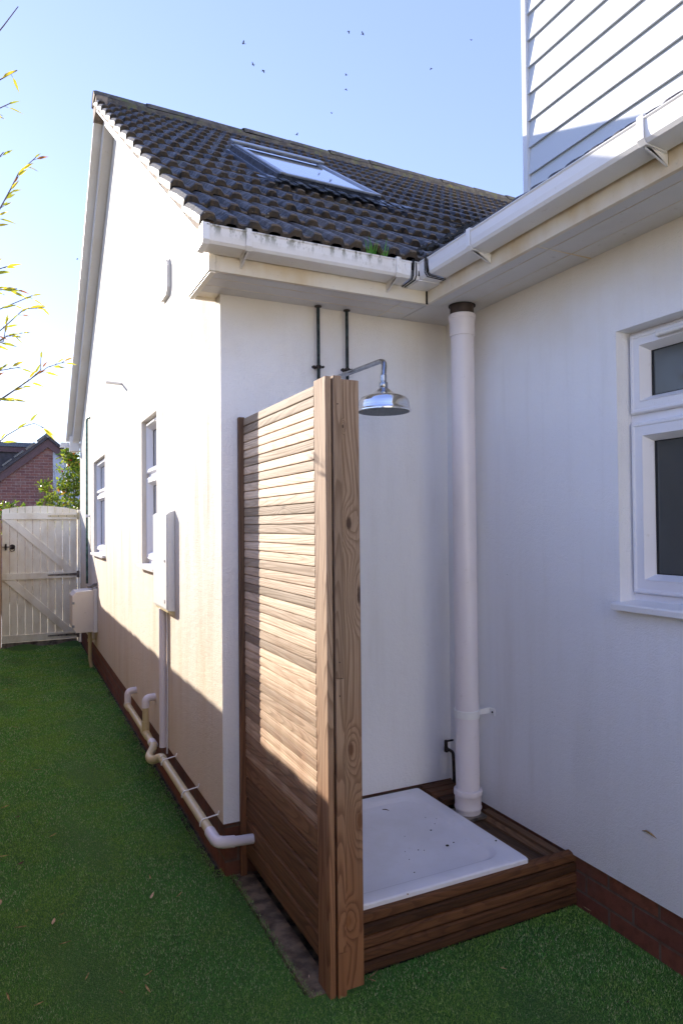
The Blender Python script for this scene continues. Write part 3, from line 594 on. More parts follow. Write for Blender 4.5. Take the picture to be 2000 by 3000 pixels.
# ------------------------------------------------------------------ shower fittings
sh = thing('overhead_shower', (1.42, 2.55, .47), 'chrome rose shower head on a bent chrome arm above the tray', 'shower')
MB().bend([(1.386, YB - .002, .699), (1.437, 2.525, .706), (1.415, 2.5, .625)], .011, .055, 18, 12).build('arm', 'chrome_dull', sh)
MB().lathe((1.386, YB - .012, .699), [(.0, .0)] + [(.02, 0), (.02, .004)], 24)
hc = (1.415, 2.5, 0)
MB().lathe(hc, [(.0115, .632), (.0135, .631), (.0135, .606), (.0115, .604), (.0115, .601), (.0175, .600), (.0185, .598), (.0185, .580), (.0165, .577)], 32).build('swivel_joint', 'chrome_dull', sh)
MB().lathe(hc, [(.0165, .578), (.021, .575), (.032, .566), (.047, .555), (.064, .547), (.082, .541), (.096, .534), (.1045, .525), (.1085, .513), (.1095, .4975), (.1110, .496), (.1115, .487), (.1125, .485), (.1165, .481), (.1165, .4765), (.109, .4765)], 64).build('rose', 'chrome', sh)
fp = MB().lathe(hc, [(.109, .477), (.05, .4765), (.0, .4765)], 48)
for rr_ in (.03, .055, .08, .1):
    for k in range(int(rr_ * 240)): a = k / int(rr_ * 240) * 6.283; fp.lathe((1.415 + rr_ * math.cos(a), 2.5 + rr_ * math.sin(a), .4745), [(.0, 0), (.0018, .0003), (.002, .002)], 8)
fp.build('spray_plate', 'seal_grey', sh)
def riser(x, lab):
    t = thing('water_pipe', (x, 2.88, -1.3), lab, 'pipe', 'twin dark copper pipes above the screen'); MB().tube([(x, 2.884, -1.2), (x, 2.884, ZS + .003)], .0078, 14).build('tube', 'copper_dark', t)
    MB().lathe((x, 2.884, ZS - .006), [(.0078, 0), (.016, .002), (.017, .006), (.0, .0065)], 20).build('soffit_collar', 'brown_plastic', t)
    zc = .737; c = MB(); c.tube([(x, 2.884, zc - .007), (x, 2.884, zc + .007)], .0125, 14); c.tube([(x - .028, 2.89, zc - .003), (x + .022, 2.878, zc + .002)], .0038, 10); c.tube([(x - .028, 2.885, zc - .003), (x - .028, 2.870, zc - .004)], .0068, 10); c.tube([(x + .020, 2.885, zc), (x + .020, 2.872, zc)], .0055, 10); c.tube([(x - .006, 2.884, zc), (x - .006, YB - .001, zc)], .005, 8); c.build('pipe_clip', 'iron', t)
riser(1.287, 'thin dark copper pipe, the left of the two rising above the screen to the soffit'); riser(1.436, 'thin dark copper pipe, the right of the two rising behind the chrome shower arm')

# soil pipe
sp = thing('soil_pipe', (1.905, 2.612, -1.33), 'thick white soil pipe standing in the wall corner beside the shower tray', 'pipe')
PX, PY = 1.905, 2.612
MB().tube([(PX, PY, -1.34), (PX, PY, .965)], .0545, 36).build('pipe', 'pipe_white', sp)
MB().lathe((PX, PY, 0), [(.055, .878), (.0585, .879), (.0590, .883), (.0590, .948), (.0605, .950), (.0605, .957), (.0635, .959), (.0635, .977), (.060, .981), (.054, .982)], 40).build('top_socket', 'pipe_white', sp)
MB().lathe((PX, PY, 0), [(.055, .975), (.055, ZS + .004)], 40).build('brown_sleeve', 'brown_plastic', sp)
MB().lathe((PX, PY, 0), [(.063, ZS - .0005), (.063, ZS + .0035), (.05, ZS + .0035)], 40).build('soffit_hole', 'black_rubber', sp)
MB().lathe((PX, PY, 0), [(.055, -1.225), (.064, -1.228), (.0655, -1.235), (.0655, -1.250), (.063, -1.254), (.0605, -1.258), (.0605, -1.300), (.063, -1.306), (.063, -1.312), (.058, -1.32), (.057, -1.36)], 40).build('bottom_socket', 'pipe_white', sp)
MB().box(PX - .078, PX + .05, PY - .075, PY + .06, -1.347, -1.334).build('drain_plate', 'galv', sp)
bk = MB().lathe((PX, PY, 0), [(.0545, -.897), (.0590, -.896), (.0590, -.862), (.0545, -.861)], 36); bk.box(PX + .05, XC - .002, PY - .018, PY - .012, -.892, -.866); bk.box(XC - .006, XC - .0005, PY - .055, PY - .012, -.895, -.864); bk.build('pipe_bracket', 'upvc_clean', sp, .001)
MB().tube([(XC - .009, PY - .042, -.88), (XC - .005, PY - .042, -.88)], .005, 10).build('screw', 'iron', sp)

tp = thing('stop_tap', (1.985, 2.87, -1.33), 'dark corroded stop tap and pipe low in the corner behind the soil pipe', 'tap')
MB().bend([(2.005, 2.86, -1.33), (2.005, 2.87, -1.15), (1.985, 2.89, -1.14)], .0075, .03, 12).build('pipe', 'iron', tp)
MB().tube([(1.980, 2.895, -1.145), (1.980, 2.895, -1.095)], .009, 12).box(1.975, 2.02, 2.885, 2.893, -1.103, -1.094).box(1.974, 1.988, 2.885, 2.905, -1.155, -1.128).build('valve_body', 'iron', tp, .002)

# ------------------------------------------------------------------ things on the gable wall
mc = thing('meter_cabinet', (.80, 4.05, -.478), 'tall white meter cabinet fixed to the gable wall beside the nearer slim window', 'cabinet')
MB().prism([(.829, 3.862, .092), (.829, 3.862, -.480), (.787, 3.862, -.474), (.787, 3.862, .076)], (0, .39, 0)).build('case', 'cabinet', mc, .003)
MB().box(.7805, .7868, 3.864, 4.25, -.464, .070).build('door', 'cabinet', mc, .0025)
MB().tube([(.777, 3.905, -.195), (.781, 3.905, -.195)], .008, 14).build('lock', 'seal_grey', mc); MB().tube([(.777, 3.915, -.422), (.781, 3.915, -.422)], .013, 16).build('lock', 'upvc', mc)
st = MB(); st.prism([(.829, 3.87, -.4805), (.79, 3.87, -.4745), (.79, 3.87, -.484), (.829, 3.87, -.510)], (0, .35, 0)); st.build('bottom_lip', 'pipe_cream', mc)
dc = thing('cable_duct', (.80, 4.1, ZG), 'off-white vertical duct running down from the meter cabinet to the ground', 'duct')
MB().tube([(.806, 4.10, -.483), (.806, 4.10, -1.30)], .0215, 20).build('duct', 'pipe_white', dc); MB().bend([(.822, 4.055, -.483), (.824, 4.045, -.9), (.821, 4.06, -1.33)], .0045, .2, 10).build('cable', 'upvc_clean', dc)
ub = thing('utility_box', (.70, 7.9, -1.11), 'beige boxy cover with chamfered edges on the wall beside the gate', 'box')
cz0, cz1 = -1.118, -.672
MB().prism([(.79, 7.70, cz1), (.613, 7.70, cz1 - .012), (.577, 7.70, cz1 - .055), (.577, 7.70, cz0 + .06), (.612, 7.70, cz0), (.79, 7.70, cz0)], (0, .36, 0)).build('cover', 'utility_box', ub, .006)
MB().box(.7905, .829, 7.692, 8.07, cz0 - .004, cz1 + .014).build('back_plate', 'cabinet', ub, .003)
for zz in (-.80, -1.045): MB().box(.5765, .600, 7.695, 7.699, zz - .012, zz + .012).build('catch', 'seal_grey', ub)
dp = MB(); dp.bend([(.775, 7.93, -1.12), (.775, 7.93, -1.44), (.79, 7.93, ZG)], .020, .03, 14); dp.tube([(.775, 7.93, -1.25), (.775, 7.93, -1.22)], .026, 14); dp.tube([(.77, 7.93, -1.235), (.829, 7.90, -1.225)], .008, 8); o = dp.build('drain_pipe', 'pipe_cream'); tag(o, 'short cream drain pipe dropping from under the beige box to the lawn', 'pipe')
st = MB(); Mr = Matrix.Translation((.80, 7.80, -.63)) @ Matrix.Rotation(R(-22), 4, 'Y') @ Matrix.Rotation(R(15), 4, 'Z'); st.box(-.05, .035, -.06, .06, -.012, .014, Mr); o = st.build('stone', 'concrete', None, .005); tag(o, 'grey wedge of stone lying on top of the beige wall box', 'stone')
gp = thing('copper_pipe', (.80, 8.5, ZG), 'green tinged copper pipe with a hooked top on the wall beside the gate', 'pipe')
MB().bend([(.80, 8.50, -.66), (.80, 8.50, 1.283), (.829, 8.40, 1.283)], .013, .05, 12).build('tube', 'copper_green', gp); cpp = MB(); cpp.tube([(.80, 8.50, .115), (.80, 8.50, .15)], .017, 12); cpp.tube([(.80, 8.495, .13), (.829, 8.46, .13)], .008, 8); cpp.build('pipe_clip', 'upvc', gp)
ov = MB(); ov.tube([(.829, 5.883, 1.192), (.70, 5.883, 1.198)], .0115, 14); o = ov.build('overflow_pipe', 'upvc'); tag(o, 'small white overflow pipe sticking out of the gable wall above the slim windows', 'pipe')

# low waste pipe run
wp = thing('waste_pipe', (.77, 3.9, ZG + .15), 'long yellowed plastic waste pipe running low along the gable wall into the screen', 'pipe')
rW = .0205; zW = -1.31
MB().tube([(.768, 5.20, zW + .005), (.768, 4.20, zW)], rW, 18).tube([(.768, 3.93, zW), (.768, 2.84, zW)], rW, 18).build('main_run', 'pipe_cream', wp)
MB().bend([(.766, 2.90, zW), (.766, 2.785, zW), (.84, 2.79, zW - .012)], rW + .0035, .045, 20, 8).build('corner_elbow', 'pipe_white', wp)
MB().tube([(.835, 2.79, zW - .012), (.925, 2.80, zW - .022)], rW, 18).build('end_pipe', 'pipe_white', wp)
MB().bend([(.768, 4.24, zW), (.765, 4.165, zW), (.722, 4.10, zW - .035), (.728, 4.02, zW - .035), (.768, 3.96, zW), (.768, 3.90, zW)], rW + .003, .03, 18, 5).build('trap', 'pipe_cream', wp)
MB().tube([(.768, 4.26, zW), (.768, 4.185, zW)], rW + .004, 18).build('trap_collar', 'pipe_white', wp)
MB().bend([(.829, 5.21, -1.205), (.768, 5.20, -1.205), (.768, 5.20, zW)], rW + .003, .035, 18, 7).build('inlet_elbow', 'pipe_white', wp)
MB().bend([(.829, 4.47, -1.09), (.768, 4.46, -1.09), (.768, 4.46, -1.15)], rW + .003, .045, 18, 7).build('inlet_elbow', 'pipe_white', wp)
MB().tube([(.768, 4.46, -1.15), (.768, 4.46, -1.25)], rW - .001, 18).build('riser', 'pipe_cream', wp)
t_ = MB(); t_.tube([(.768, 4.46, -1.235), (.768, 4.46, zW)], rW + .004, 18); t_.tube([(.768, 4.53, zW), (.768, 4.38, zW)], rW + .0035, 18); t_.build('tee_joint', 'pipe_cream', wp); MB().tube([(.768, 5.235, zW), (.768, 5.11, zW)], rW + .0035, 18).build('tee_joint', 'pipe_cream', wp)
for y in (3.84, 3.34, 2.985):
    c = MB(); a0 = [(.768 + (rW + .003) * math.cos(R(a)), y, zW + (rW + .003) * math.sin(R(a))) for a in range(200, 60, -20)]; c.tube(a0 + [(.80, y - .006, zW + .03), (.822, y - .012, zW + .035), (.826, y - .014, zW + .050)], .0032, 8); c.build('pipe_clip', 'upvc_clean', wp)

# ------------------------------------------------------------------ gate and fences
GY = 9.73
gt = thing('garden_gate', (.35, GY, ZG), 'old white painted ledged and braced gate with an arched top closing the passage', 'gate')
bd = MB(); n_b = 10; gx0, gx1 = -.108, .790
def gtop(x): t = (x - gx0) / (gx1 - gx0) * 2 - 1; return .286 - .052 * t * t
for i in range(n_b):
    bd.tone = random.random(); a = gx0 + (gx1 - gx0) * i / n_b + .0025; b = gx0 + (gx1 - gx0) * (i + 1) / n_b - .0025; bd.prism([(a, GY, -1.47), (b, GY, -1.47), (b, GY, gtop(b)), ((a + b) / 2, GY, gtop((a + b) / 2) + .001), (a, GY, gtop(a))], (0, .018, 0))
bd.build('boards', 'gate_paint', gt, .0015)
for (a, b) in ((.108, .192), (-.668, -.586), (-1.468, -1.378)): MB().box(gx0 + .001, gx1 - .002, GY - .030, GY - .001, a, b).build('ledge', 'gate_paint', gt, .003)
def brace(x0, z0, x1, z1, wd=.098): return MB().prism([(x0, GY - .022, z0), (x0 + wd * 1.45, GY - .022, z0), (x1, GY - .022, z1), (x1 - wd * 1.35, GY - .022, z1)], (0, .021, 0))
brace(gx0 + .012, .107, gx1 - .004, -.585).build('brace', 'gate_paint', gt, .003); brace(gx0 + .012, -.669, gx1 - .03, -1.377).build('brace', 'gate_paint', gt, .003)
for i, z in enumerate((.152, -.622, -1.415)):
    h = MB(); h.prism([(gx1 - .36, GY - .0335, z - .008), (gx1 - .36, GY - .0335, z + .008), (gx1, GY - .0335, z + .019), (gx1, GY - .0335, z - .019)], (0, .003, 0)); h.box(gx1 + .001, gx1 + .030, GY - .020, GY - .016, z - .045, z + .045)
    h.tube([(gx1 + .001, GY - .026, z - .045), (gx1 + .001, GY - .026, z + .045)], .006, 8)
    H = h.build('strap_hinge', 'galv' if i else 'pipe_cream', gt)
    for k in range(4): MB().tube([(gx1 - .03 - k * .1, GY - .0365, z), (gx1 - .03 - k * .1, GY - .033, z)], .006, 8).build('bolt', 'iron', H)
lt = MB(); lt.tube([(.012, GY - .010, -.245), (.012, GY - .003, -.245)], .033, 16); lt.tube([(.012 + .026 * math.sin(R(a)), GY - .02, -.275 + .026 * math.cos(R(a))) for a in range(0, 361, 24)], .0045, 8); L_ = lt.build('ring_latch', 'iron', gt)
lb = MB(); lb.box(-.13, .0, GY - .012, GY - .004, -.252, -.238); lb.build('latch_bar', 'galv', L_); MB().box(-.072, -.052, GY - .03, GY - .001, -.285, -.205).build('keeper', 'iron', L_, .003)
MB().box(-.11, .79, GY - .01, GY + .04, ZG - .02, -1.475).build('sill_board', 'concrete', gt, .004)
MB().box(.797, .829, GY - .015, GY + .06, ZG, .235).build('hinge_post', 'gate_paint', gt, .003)
fe = thing('side_fence', (-.16, 2.5, ZG), 'brown timber fence standing along the left of the side passage', 'fence')
fb = MB(); y = -3.98
while y < 9.6: fb.tone = random.random(); fb.box(-.178, -.160, y, y + .118, ZG + .02, .075 + random.uniform(-.006, .006)); y += .12
fb.build('boards', 'wood_fence', fe)
fr = MB(); fr.box(-.159, -.125, -3.98, 9.62, ZG + .25, ZG + .33); fr.box(-.159, -.125, -3.98, 9.62, -.15, -.07); fr.build('rail', 'wood_fence', fe)
for y in (-3.6, -1.8, 0, 1.9, 3.8, 5.7, 7.6): MB().box(-.235, -.179, y, y + .075, ZG - .1, .05).build('post', 'wood_fence', fe)
MB().box(-.20, -.118, GY - .04, GY + .04, ZG - .1, .10).build('end_post', 'wood_fence', fe)
f2 = thing('reflector', (0, -5.2, ZG), 'unseen pale cream garage wall closing the yard behind the viewer', 'reflector')  # made up, out of view, to throw sunlight back onto the shaded walls
MB().box(-5, 2.0, -4.6, -4.0, ZG, 1.75).build('wall', 'render_reflector', f2); MB().box(-5.1, 2.0, -4.7, -3.9, 1.751, 1.85).build('roof', 'slate_far', f2); MB().box(-3.6, -1.6, -3.998, -3.96, ZG, .55).build('door', 'wood_fence_x', f2)  # roof and door are invented along with the bounce wall

# ------------------------------------------------------------------ foliage
def leafcloud(mb, centres, n, size, spread, asp=.45, up=.25):
    for _ in range(n):
        c = centres[random.randrange(len(centres))]; d = Vector((random.gauss(0, 1), random.gauss(0, 1), random.gauss(0, 1)))
        d = d / max(.6, d.length) * spread * random.random() ** .4; p = Vector(c[:3]) + d * (c[3] if len(c) > 3 else 1)
        t = Vector((random.gauss(0, 1), random.gauss(0, 1), random.gauss(0, .7) + up)).normalized(); s = t.cross(Vector((random.gauss(0, 1), random.gauss(0, 1), random.gauss(0, 1)))).normalized(); L = size * random.uniform(.6, 1.25); W = L * asp / 2; nn = t.cross(s) * L * .08
        mb.tone = random.random(); mb._add([p, p + t * L * .35 + s * W + nn, p + t * L * .75 + s * W * .8 + nn, p + t * L, p + t * L * .75 - s * W * .8 + nn, p + t * L * .35 - s * W + nn, p + t * L * .5], [(0, 1, 6), (1, 2, 6), (2, 3, 6), (3, 4, 6), (4, 5, 6), (5, 0, 6)])
def shrub(name, label, cat, base, centres, n, size, spread, mat, cat_group=None, stems=8):
    t = thing(name, base, label, cat, cat_group); m_ = MB(); leafcloud(m_, centres, n, size, spread); m_.build('crown', mat, t); s = MB()
    for i in range(stems):
        c = centres[i % len(centres)]; b = Vector(base); e = Vector(c[:3]); mid = (b + e) / 2 + Vector((random.uniform(-.1, .1), random.uniform(-.1, .1), .1)); s.tube([b, mid, e, e + Vector((random.uniform(-.15, .15), random.uniform(-.1, .1), .25))], [.018, .012, .007, .002], 6)
    s.build('stems', 'twig', t); return t
shrub('photinia_bush', 'glossy green shrub with red young leaves rising behind the right of the gate', 'shrub', (.95, 13, ZG),
      [(.98, 13, 1.05, 1), (.92, 13, 1.28, .6), (1.06, 13.1, .85, 1.2), (1.0, 13, .5, 1.2), (1.12, 13, .62, 1), (.95, 13, .2, 1.3), (1.1, 13.1, .1, 1.3), (1.15, 13, 1.08, .8), (.9, 13, .75, .8)], 1500, .085, .26, 'leaf_photinia')
shrub('photinia_bush', 'smaller sparse shrub with red tipped leaves behind the middle of the gate', 'shrub', (.62, 12.4, ZG),
      [(.50, 12.4, .70, .5), (.62, 12.4, .52, .8), (.70, 12.4, .42, 1), (.55, 12.4, .35, .9), (.64, 12.4, .15, 1.2), (.82, 12.4, .3, .7)], 460, .08, .20, 'leaf_photinia')
shrub('hedge_shrub', 'low leafy shrub peeping over the left end of the gate', 'shrub', (-.10, 12, ZG), [(-.05, 12, .28, 1), (-.2, 12, .15, 1.4), (.14, 12, .26, .5)], 420, .07, .2, 'leaf_photinia')
bare = MB()
for i in range(26):
    b = Vector((random.uniform(.35, .8), 13.4, .2)); e = b + Vector((random.uniform(-.12, .12), 0, random.uniform(.4, 1.0))); mdl = (b + e) / 2 + Vector((random.uniform(-.06, .06), 0, 0)); bare.tube([b, mdl, e], [.004, .003, .001], 5)
    for k in range(3): q = b.lerp(e, random.random()); bare.tube([q, q + Vector((random.uniform(-.14, .14), 0, random.uniform(.02, .16)))], [.002, .001], 4)
o = bare.build('bare_shrub', 'twig'); tag(o, 'thin leafless twigs in front of the neighbouring brick gable', 'shrub')

def P(u, v, y):                                       # point of the bamboo's own plane, measured from the eye
    d = F * 1994.7 + Rv * (u - 1000) - U * (v - 1500); return d * (y / d.y)
bam = thing('bamboo', (-.55, 5.2, ZG), 'tall bamboo with sparse yellow green leaves leaning in over the left fence', 'bamboo')
twigs = [  # (points in view, plane depth, leaves)
    ([(-60, 160), (10, 75), (53, 18)], 4.3, 0), ([(-60, 300), (-5, 235), (50, 205)], 4.2, 5), ([(-70, 330), (-10, 320), (33, 300)], 4.3, 4),
    ([(-40, 680), (0, 610), (30, 555), (55, 505), (105, 460)], 4.2, 16), ([(-70, 500), (-20, 480), (10, 445)], 4.4, 3), ([(-80, 860), (-20, 850), (50, 845)], 4.6, 10), ([(-60, 930), (0, 905), (60, 880), (95, 865)], 4.9, 9),
    ([(-50, 1010), (10, 960), (70, 905), (130, 900)], 5.0, 14), ([(-60, 1030), (20, 985), (65, 975)], 4.7, 9), ([(-30, 1190), (30, 1150), (90, 1110), (140, 1075), (188, 1060)], 5.1, 17), ([(90, 1110), (118, 1085), (120, 1045)], 5.1, 5), ([(-50, 1130), (0, 1085), (60, 1075)], 4.6, 9),
    ([(-30, 1320), (20, 1275), (60, 1252), (100, 1240), (134, 1255)], 5.2, 7), ([(-60, 820), (-10, 790), (20, 780)], 4.2, 4), ([(-60, 1180), (-5, 1165), (40, 1175)], 4.8, 6), ([(-40, 1010), (10, 1000), (20, 940)], 4.9, 6)]
tw = MB(); lf = MB()
for pts, y, nl_ in twigs:
    y *= .69
    q = [P(u, v, y + .03 * i) for i, (u, v) in enumerate(pts)]; root = Vector((-.5 + random.uniform(-.05, .05), y + .2, q[0].z - .45))
    tw.tube([root] + q, [.005] + [.0028 - .0016 * i / len(q) for i in range(len(q))], 6)
    nl_ = int(nl_ * .6 + .5)
    for k in range(nl_):
        f = (k + .5) / nl_ * (len(q) - 1); i = min(int(f), len(q) - 2); p = q[i].lerp(q[i + 1], f - i); dr = (q[i + 1] - q[i]).normalized()
        for _ in range(2 if random.random() < .5 else 1):
            t = (dr * random.uniform(.4, 1.1) + Vector((random.uniform(-.2, .7), random.uniform(-.5, .5), random.uniform(-.5, .55)))).normalized(); side = t.cross(Vector((random.uniform(-.5, .5), 1, random.uniform(-.5, .5)))).normalized(); L = random.uniform(.04, .08); W = L * .085
            st_ = p + t * .018; lf.tone = random.random(); tw.tube([p, st_], [.0009, .0009], 4); dn = Vector((0, 0, -L * .06)); lf._add([st_, st_ + t * L * .3 + side * W, st_ + t * L * .6 + side * W * .85 + dn * .5, st_ + t * L + dn * 2, st_ + t * L * .6 - side * W * .85 + dn * .5, st_ + t * L * .3 - side * W], [(0, 1, 2, 3, 4, 5)])
cul = MB()
for i in range(9): x = -.42 - random.random() * .5; y = 4.0 + i * .16; y -= .6; cul.tube([(x, y, ZG), (x + .03, y, 0), (x + .09, y, 1.6), (x + .22, y, 3.2)], [.012, .011, .008, .003], 8)
leafcloud(lf, [(-.62, 3.5, 1.4, 1), (-.7, 3.9, .6, 1), (-.6, 4.1, 2.2, 1), (-.75, 3.6, -.1, 1), (-.72, 4.2, 1.6, 1)], 300, .10, .34, .17, -.2)
cul.build('culms', 'twig', bam); tw.build('twigs', 'twig', bam); lf.build('leaves', 'leaf_bamboo', bam)
tf = thing('grass_tuft', (1.42, 2.585, 1.13), 'tuft of bright green grass sprouting from the left gutter', 'weed'); m_ = MB()
for i in range(70):
    b = Vector((1.42 + random.gauss(0, .024), 2.58 + random.uniform(-.015, .02), 1.125)); a = random.uniform(0, 6.28); L = random.uniform(.07, .13); ln = Vector((math.cos(a) * random.uniform(.1, .7), math.sin(a) * .4, 1)).normalized(); sd = Vector((-math.sin(a), math.cos(a), 0)) * .0032; m_.tone = random.random()
    m_._add([b - sd, b + sd, b + ln * L * .6 + sd * .8, b + ln * L + Vector((math.cos(a) * .015, 0, -.008)), b + ln * L * .6 - sd * .8], [(0, 1, 2, 3, 4)])
m_.build('blades', 'leaf_tuft', tf)
cb = MB(); q = []
for i in range(14): t = i / 13; xx = 2.12 + t * .75; yy = 3.78 - .25 * t + .05 * math.sin(t * 7); q.append((xx, yy, roofz(yy) + .045 + .004 * math.sin(t * 20)))
cb.tube(q, .004, 6); o = cb.build('roof_cable', 'black_rubber'); tag(o, 'thin black cable lying on the roof tiles right of the roof window', 'cable')

# ------------------------------------------------------------------ neighbouring house
nh = thing('brick_house', (.9, 22, ZG), 'red brick neighbouring house with a purple brown gable edge beyond the gate', 'house')
HY = 20
MB().poly([(-3, HY, ZG), (1.02, HY, ZG), (1.02, HY, 2.22), (.89, HY, 2.32), (-.266, HY, 1.36), (-3, HY, -.9)]).build('brick_wall', 'brick_far', nh)
MB().poly([(1.02, HY + .001, ZG), (4, HY + .001, ZG), (4, HY, -.2), (1.02, HY + .001, 2.22)]).build('rendered_wall', 'render_far', nh)
vb = MB(); vb.prism([(.89, HY - .06, 2.40), (-3, HY - .06, -.83), (-3, HY - .06, -1.05), (.89, HY - .06, 2.17)], (0, .05, 0)); vb.prism([(.89, HY - .06, 2.40), (4.5, HY - .06, -.6), (4.5, HY - .06, -.82), (.89, HY - .06, 2.17)], (0, .05, 0)); vb.build('bargeboard', 'purple_board', nh)
rf = MB(); rf.prism([(.89, HY - .12, 2.50), (-3, HY - .12, -.73), (-3, HY - .12, -.83), (.89, HY - .12, 2.405)], (0, 5, 0)); rf.prism([(.89, HY - .12, 2.50), (4.5, HY - .12, -.5), (4.5, HY - .12, -.6), (.89, HY - .12, 2.405)], (0, 5, 0)); rf.build('roof', 'slate_far', nh)
rr2 = MB(); rr2.tube([(.89, HY - .14, 2.49), (.89, HY + 5, 2.49)], .075, 10)
for i in range(14): t = i / 14; xx = .89 - t * 3.9; zz = 2.50 - t * 3.23; rr2.box(-.14, .14, 0, .2, -.0, .045, Matrix.Translation((xx - .14, HY - .125, zz - .10)) @ Matrix.Rotation(R(-39.7), 4, 'Y'))
rr2.build('verge_tiles', 'alu_grey', nh)
MB().box(-2.5, .85, 21.2, 24, ZG, 2.28).build('dormer_wall', 'slate_far', nh); MB().box(-2.6, .87, 21.1, 24.1, 2.281, 2.40).build('dormer_roof', 'alu_blue', nh); MB().box(-2.55, .86, 21.14, 21.19, 2.13, 2.279).build('dormer_fascia', 'purple_board', nh)

# ------------------------------------------------------------------ birds
birds = [(713, 126, 'bird left of all the others over the roof slope, highest at that side', 0), (741, 188, 'left bird of the close pair below the leftmost high bird', 1), (771, 206, 'right and lower bird of the close pair above the roof window', 2), (1021, 91, 'left bird of the topmost pair near the middle of the sky', 3), (1062, 98, 'right bird of the topmost pair near the middle of the sky', 4),
         (1381, 116, 'bird farthest right in the sky, nearest the clad upper storey', 5), (1263, 199, 'lone bird midway between the middle birds and the clad upper storey', 6), (1014, 219, 'upper bird of two flying one above the other in mid sky', 7), (1012, 260, 'lower bird of two flying one above the other in mid sky', 8),
         (971, 330, 'tiny bird lowest in the middle of the sky', 9), (869, 394, 'bird just above the roof ridge over the roof window', 10), (226, 759, 'tiny bird far left beside the white bargeboard', 11)]
for u, v, lab, k in birds:
    c = P(u, v, 45 + (k * 7) % 13); yaw = random.uniform(0, 6.28); up = [1, .9, -.5, -.7, .8, .9, -.8, 1.2, -.9, .2, 1.1, .8][k] * .9; s = .185 if k not in (9, 11) else .13
    M = Matrix.Translation(c) @ Matrix.Rotation(yaw, 4, 'Z') @ Matrix.Rotation(random.uniform(-.5, .5), 4, 'X'); T = lambda p: M @ (Vector(p) * s)
    b = MB(); b.tube([T(p) for p in ((-.62, 0, .02), (-.45, 0, .0), (0, 0, -.02), (.35, 0, .02), (.5, 0, .06), (.66, 0, .04))], [s * r_ for r_ in (.02, .10, .16, .12, .09, .01)], 8)
    b._add([T(p) for p in ((-.45, 0, .01), (-.85, .14, .02), (-.85, -.14, .02))], [(0, 1, 2)])
    for sg in (1, -1):
        w_ = [(.25, .05 * sg, .03), (.32, .5 * sg, .35 * up), (.02, 1.12 * sg, .62 * up), (-.22, .55 * sg, .30 * up), (-.22, .05 * sg, .03)]; b._add([T(p) for p in w_], [(0, 1, 3, 4), (1, 2, 3)])
    o = b.build('bird', 'bird'); tag(o, 'small dark ' + lab, 'bird', 'birds flying over the roof')

# ------------------------------------------------------------------ fallen leaves and specks
def leaf_mesh(name, mat, L, W, curl=.15):
    b = MB(); n_ = 7; vs = []
    for i in range(n_):
        t = i / (n_ - 1); w_ = W * math.sin(math.pi * min(1, t * .92 + .04)) ** .8; z = curl * L * (t - .5) ** 2; x = (t - .5) * L; vs += [(x, -w_ / 2, z + .002), (x, 0, z), (x, w_ / 2, z + .002)]
    b._add(vs, [(i * 3 + k, i * 3 + k + 1, i * 3 + k + 4, i * 3 + k + 3) for i in range(n_ - 1) for k in range(2)], True); o = b.build(name, mat, origin=(0, 0, 0)); return o
def ground_pt(u, v): d = F * 1994.7 + Rv * (u - 1000) - U * (v - 1500); return d * (ZG / d.z)
LL = 'thin dry straw coloured bamboo leaf lying loose on the artificial lawn'
protos = {'a': leaf_mesh('fallen_leaf', 'leaf_litter', .042, .006), 'b': leaf_mesh('fallen_leaf', 'leaf_tan', .046, .013), 'c': leaf_mesh('fallen_leaf', 'leaf_brown', .03, .014, .5)}
used = set()
def put(kind, u, v, rz, label=None, s=1, group='dry leaves scattered on the lawn', z=None):
    p = ground_pt(u, v); pr = protos[kind]
    if kind in used: o = pr.copy(); col.objects.link(o)
    else: o = pr; used.add(kind)
    o.location = (p.x, p.y, .013 if z is None else z); o.rotation_euler = (random.uniform(-.25, .25), random.uniform(-.2, .2), rz); o.scale = (s, s, s); tag(o, label or LL, 'leaf', group); return o
put('b', 157, 2712, 1.35, 'broad pink tan leaf lying alone low on the left lawn'); put('b', 445, 2635, 1.0, 'pale grey tan leaf on the lawn left of the bare soil strip', .8)
put('c', 60, 2540, .5, 'dark red brown curled leaf near the left edge of the lawn'); put('c', 52, 2402, .9, 'reddish brown leaf at the left edge opposite the waste pipe elbow', .8); put('b', 2, 2655, 1.5, 'pale leaf cut by the left picture edge on the lawn', .8)
for (u, v, a, s) in ((440, 2580, 1.5, 1), (525, 2632, .8, 1), (432, 2912, 1.7, 1.3), (24, 2935, 1.8, 1), (155, 2456, .6, 1), (15, 2372, .5, 1.2), (10, 2518, .1, 1), (110, 2262, .1, 1), (8, 2237, .0, 1), (88, 2087, 0, 1), (45, 2136, .1, 1), (15, 2025, .2, 1.2), (20, 1990, .1, 1), (30, 2010, .3, 1), (236, 2024, .1, 1), (305, 2047, 0, 1), (210, 2102, .4, 1), (95, 1940, .1, 1), (25, 1940, .3, 1), (12, 1938, 2, 1), (40, 1945, .1, 1), (32, 1970, .2, 1), (330, 2100, .8, .8), (190, 2775, .3, 1), (60, 2728, 0, 1), (255, 2875, 1.1, .8), (435, 2865, .6, .8), (355, 2920, 1.9, .7), (113, 2955, .5, .8), (405, 2140, .2, .9), (290, 1960, .2, .9), (275, 1950, 1, .9), (180, 2690, .2, .5), (78, 2680, 1.1, .6), (20, 2050, .3, 1), (6, 1950, .2, 1), (275, 1940, .6, 1), (150, 1895, .1, 1), (100, 1893, .1, 1), (34, 1905, .4, 1), (1475, 2850, -.7, .6), (1180, 2760, -.6, .6)):
    put('a', u, v, a, None, s)
